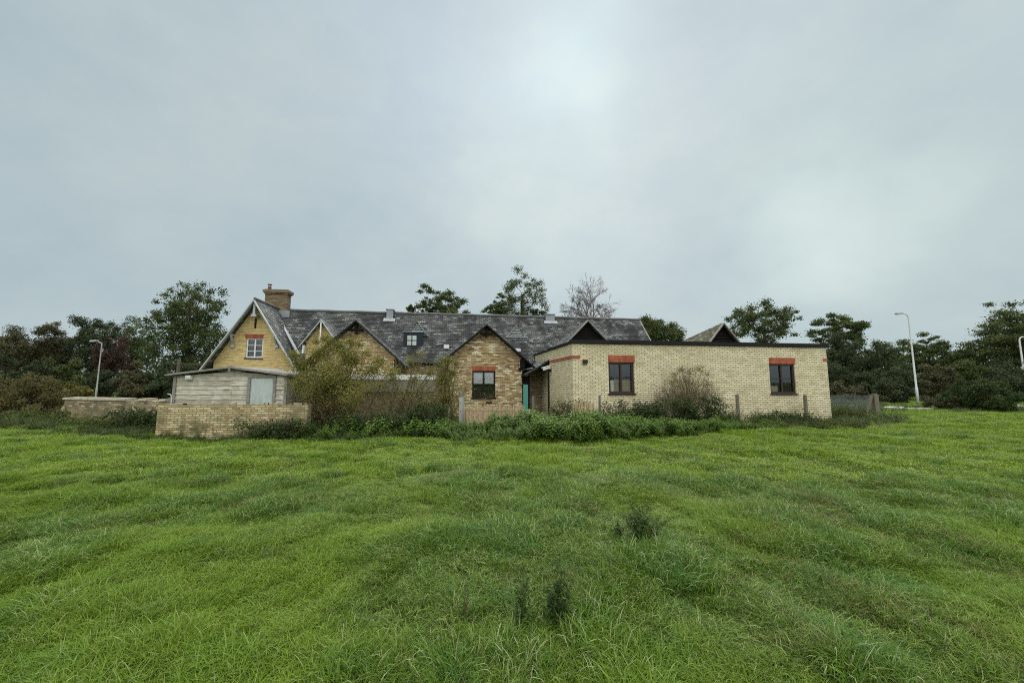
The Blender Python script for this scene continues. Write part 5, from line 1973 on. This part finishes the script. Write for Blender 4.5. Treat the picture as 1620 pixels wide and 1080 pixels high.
w = bpy.data.worlds.new('World')
S.world = w
w.use_nodes = True
nt = w.node_tree
nt.nodes.clear()
N = NT(nt)
out = N.n('OutputWorld')
bg = N.n('Background')
bg.inputs['Strength'].default_value = .1
sky = N.n('TexSky', sky_type='NISHITA')
sky.sun_disc = False
sky.sun_elevation = SUN_EL
sky.sun_rotation = SUN_AZ
sky.air_density = 1.0
sky.dust_density = 1.0
tc = N.n('TexCoord').outputs['Generated']
nv = N.n('VectorMath', operation='NORMALIZE')
N.l(tc, nv.inputs[0])
D = nv.outputs[0]
sp = N.n('SeparateXYZ')
N.l(D, sp.inputs[0])


wv = N.noise(D, 1.7, 4, .55, out='Color')
wd_ = N.n('VectorMath', operation='MULTIPLY_ADD')
N.l(wv, wd_.inputs[0])
wd_.inputs[1].default_value = (.50, .50, .50)
wd_.inputs[2].default_value = (-.25, -.25, -.25)
wa = N.n('VectorMath', operation='ADD')
N.l(D, wa.inputs[0])
N.l(wd_.outputs[0], wa.inputs[1])
wn = N.n('VectorMath', operation='NORMALIZE')
N.l(wa.outputs[0], wn.inputs[0])


def lobe(px, py, half, warp=True):
    """soft bright patch of thin cloud around a direction, half-width in degrees"""
    d = ray(px, py)
    d = d / np.linalg.norm(d)
    vm = N.n('VectorMath', operation='DOT_PRODUCT')
    vm.inputs[1].default_value = tuple(d)
    N.l(wn.outputs[0] if warp else D, vm.inputs[0])
    return N.math('POWER', N.math('MAXIMUM', vm.outputs['Value'], 0.0), .693 / (1 - math.cos(R(half))))


mp = N.n('Mapping')
mp.inputs['Scale'].default_value = (1, 1, 1.6)
N.l(D, mp.inputs[0])
cn = N.noise(mp.outputs[0], 2.6, 7, .6)
cloud = N.ramp(cn, [(.31, (4.15, 5.15, 5.58)), (.5, (4.66, 5.62, 5.9)), (.68, (5.25, 6.08, 6.12))])
for (px, py, hw_, c) in ((905, 140, 8, (1.0, 1.5, 1.35)), (880, 130, 24, (.95, .95, 1.05)), (885, 400, 9, (.7, .75, .55)), (1335, 428, 6.5, (1.6, 1.7, 1.35)),
                         (1400, 300, 15, (.65, .75, .5)), (1120, 120, 18, (.6, .45, .45)), (700, 60, 12, (.05, .1, .4)), (20, 20, 15, (-.95, -.75, -.6)), (40, 470, 14, (-.2, -.6, -1.25)), (1610, 20, 14, (-.45, -.3, -.35)), (1560, 490, 8, (-.5, -.35, -.5)), (620, 450, 7, (-.3, -.3, -.05))):
    cloud = N.mix(lobe(px, py, hw_), cloud, c, 'ADD')
# brightness added to the unseen sky overhead and behind, to light field and walls
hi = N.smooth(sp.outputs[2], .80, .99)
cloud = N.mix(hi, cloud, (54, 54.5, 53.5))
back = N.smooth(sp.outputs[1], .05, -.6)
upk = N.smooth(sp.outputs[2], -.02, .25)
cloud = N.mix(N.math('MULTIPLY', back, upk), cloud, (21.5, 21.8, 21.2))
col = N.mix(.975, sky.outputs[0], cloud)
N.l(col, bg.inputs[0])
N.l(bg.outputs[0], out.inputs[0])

S.view_settings.view_transform = 'Standard'
S.view_settings.look = 'None'
S.view_settings.gamma = 1
S.view_settings.exposure = 0
S.cycles.use_denoising = False
S.cycles.filter_width = 1.1
S.cycles.max_bounces = 6
S.cycles.diffuse_bounces = 3
S.cycles.transparent_max_bounces = 8
S.cycles.caustics_reflective = False
S.cycles.caustics_refractive = False
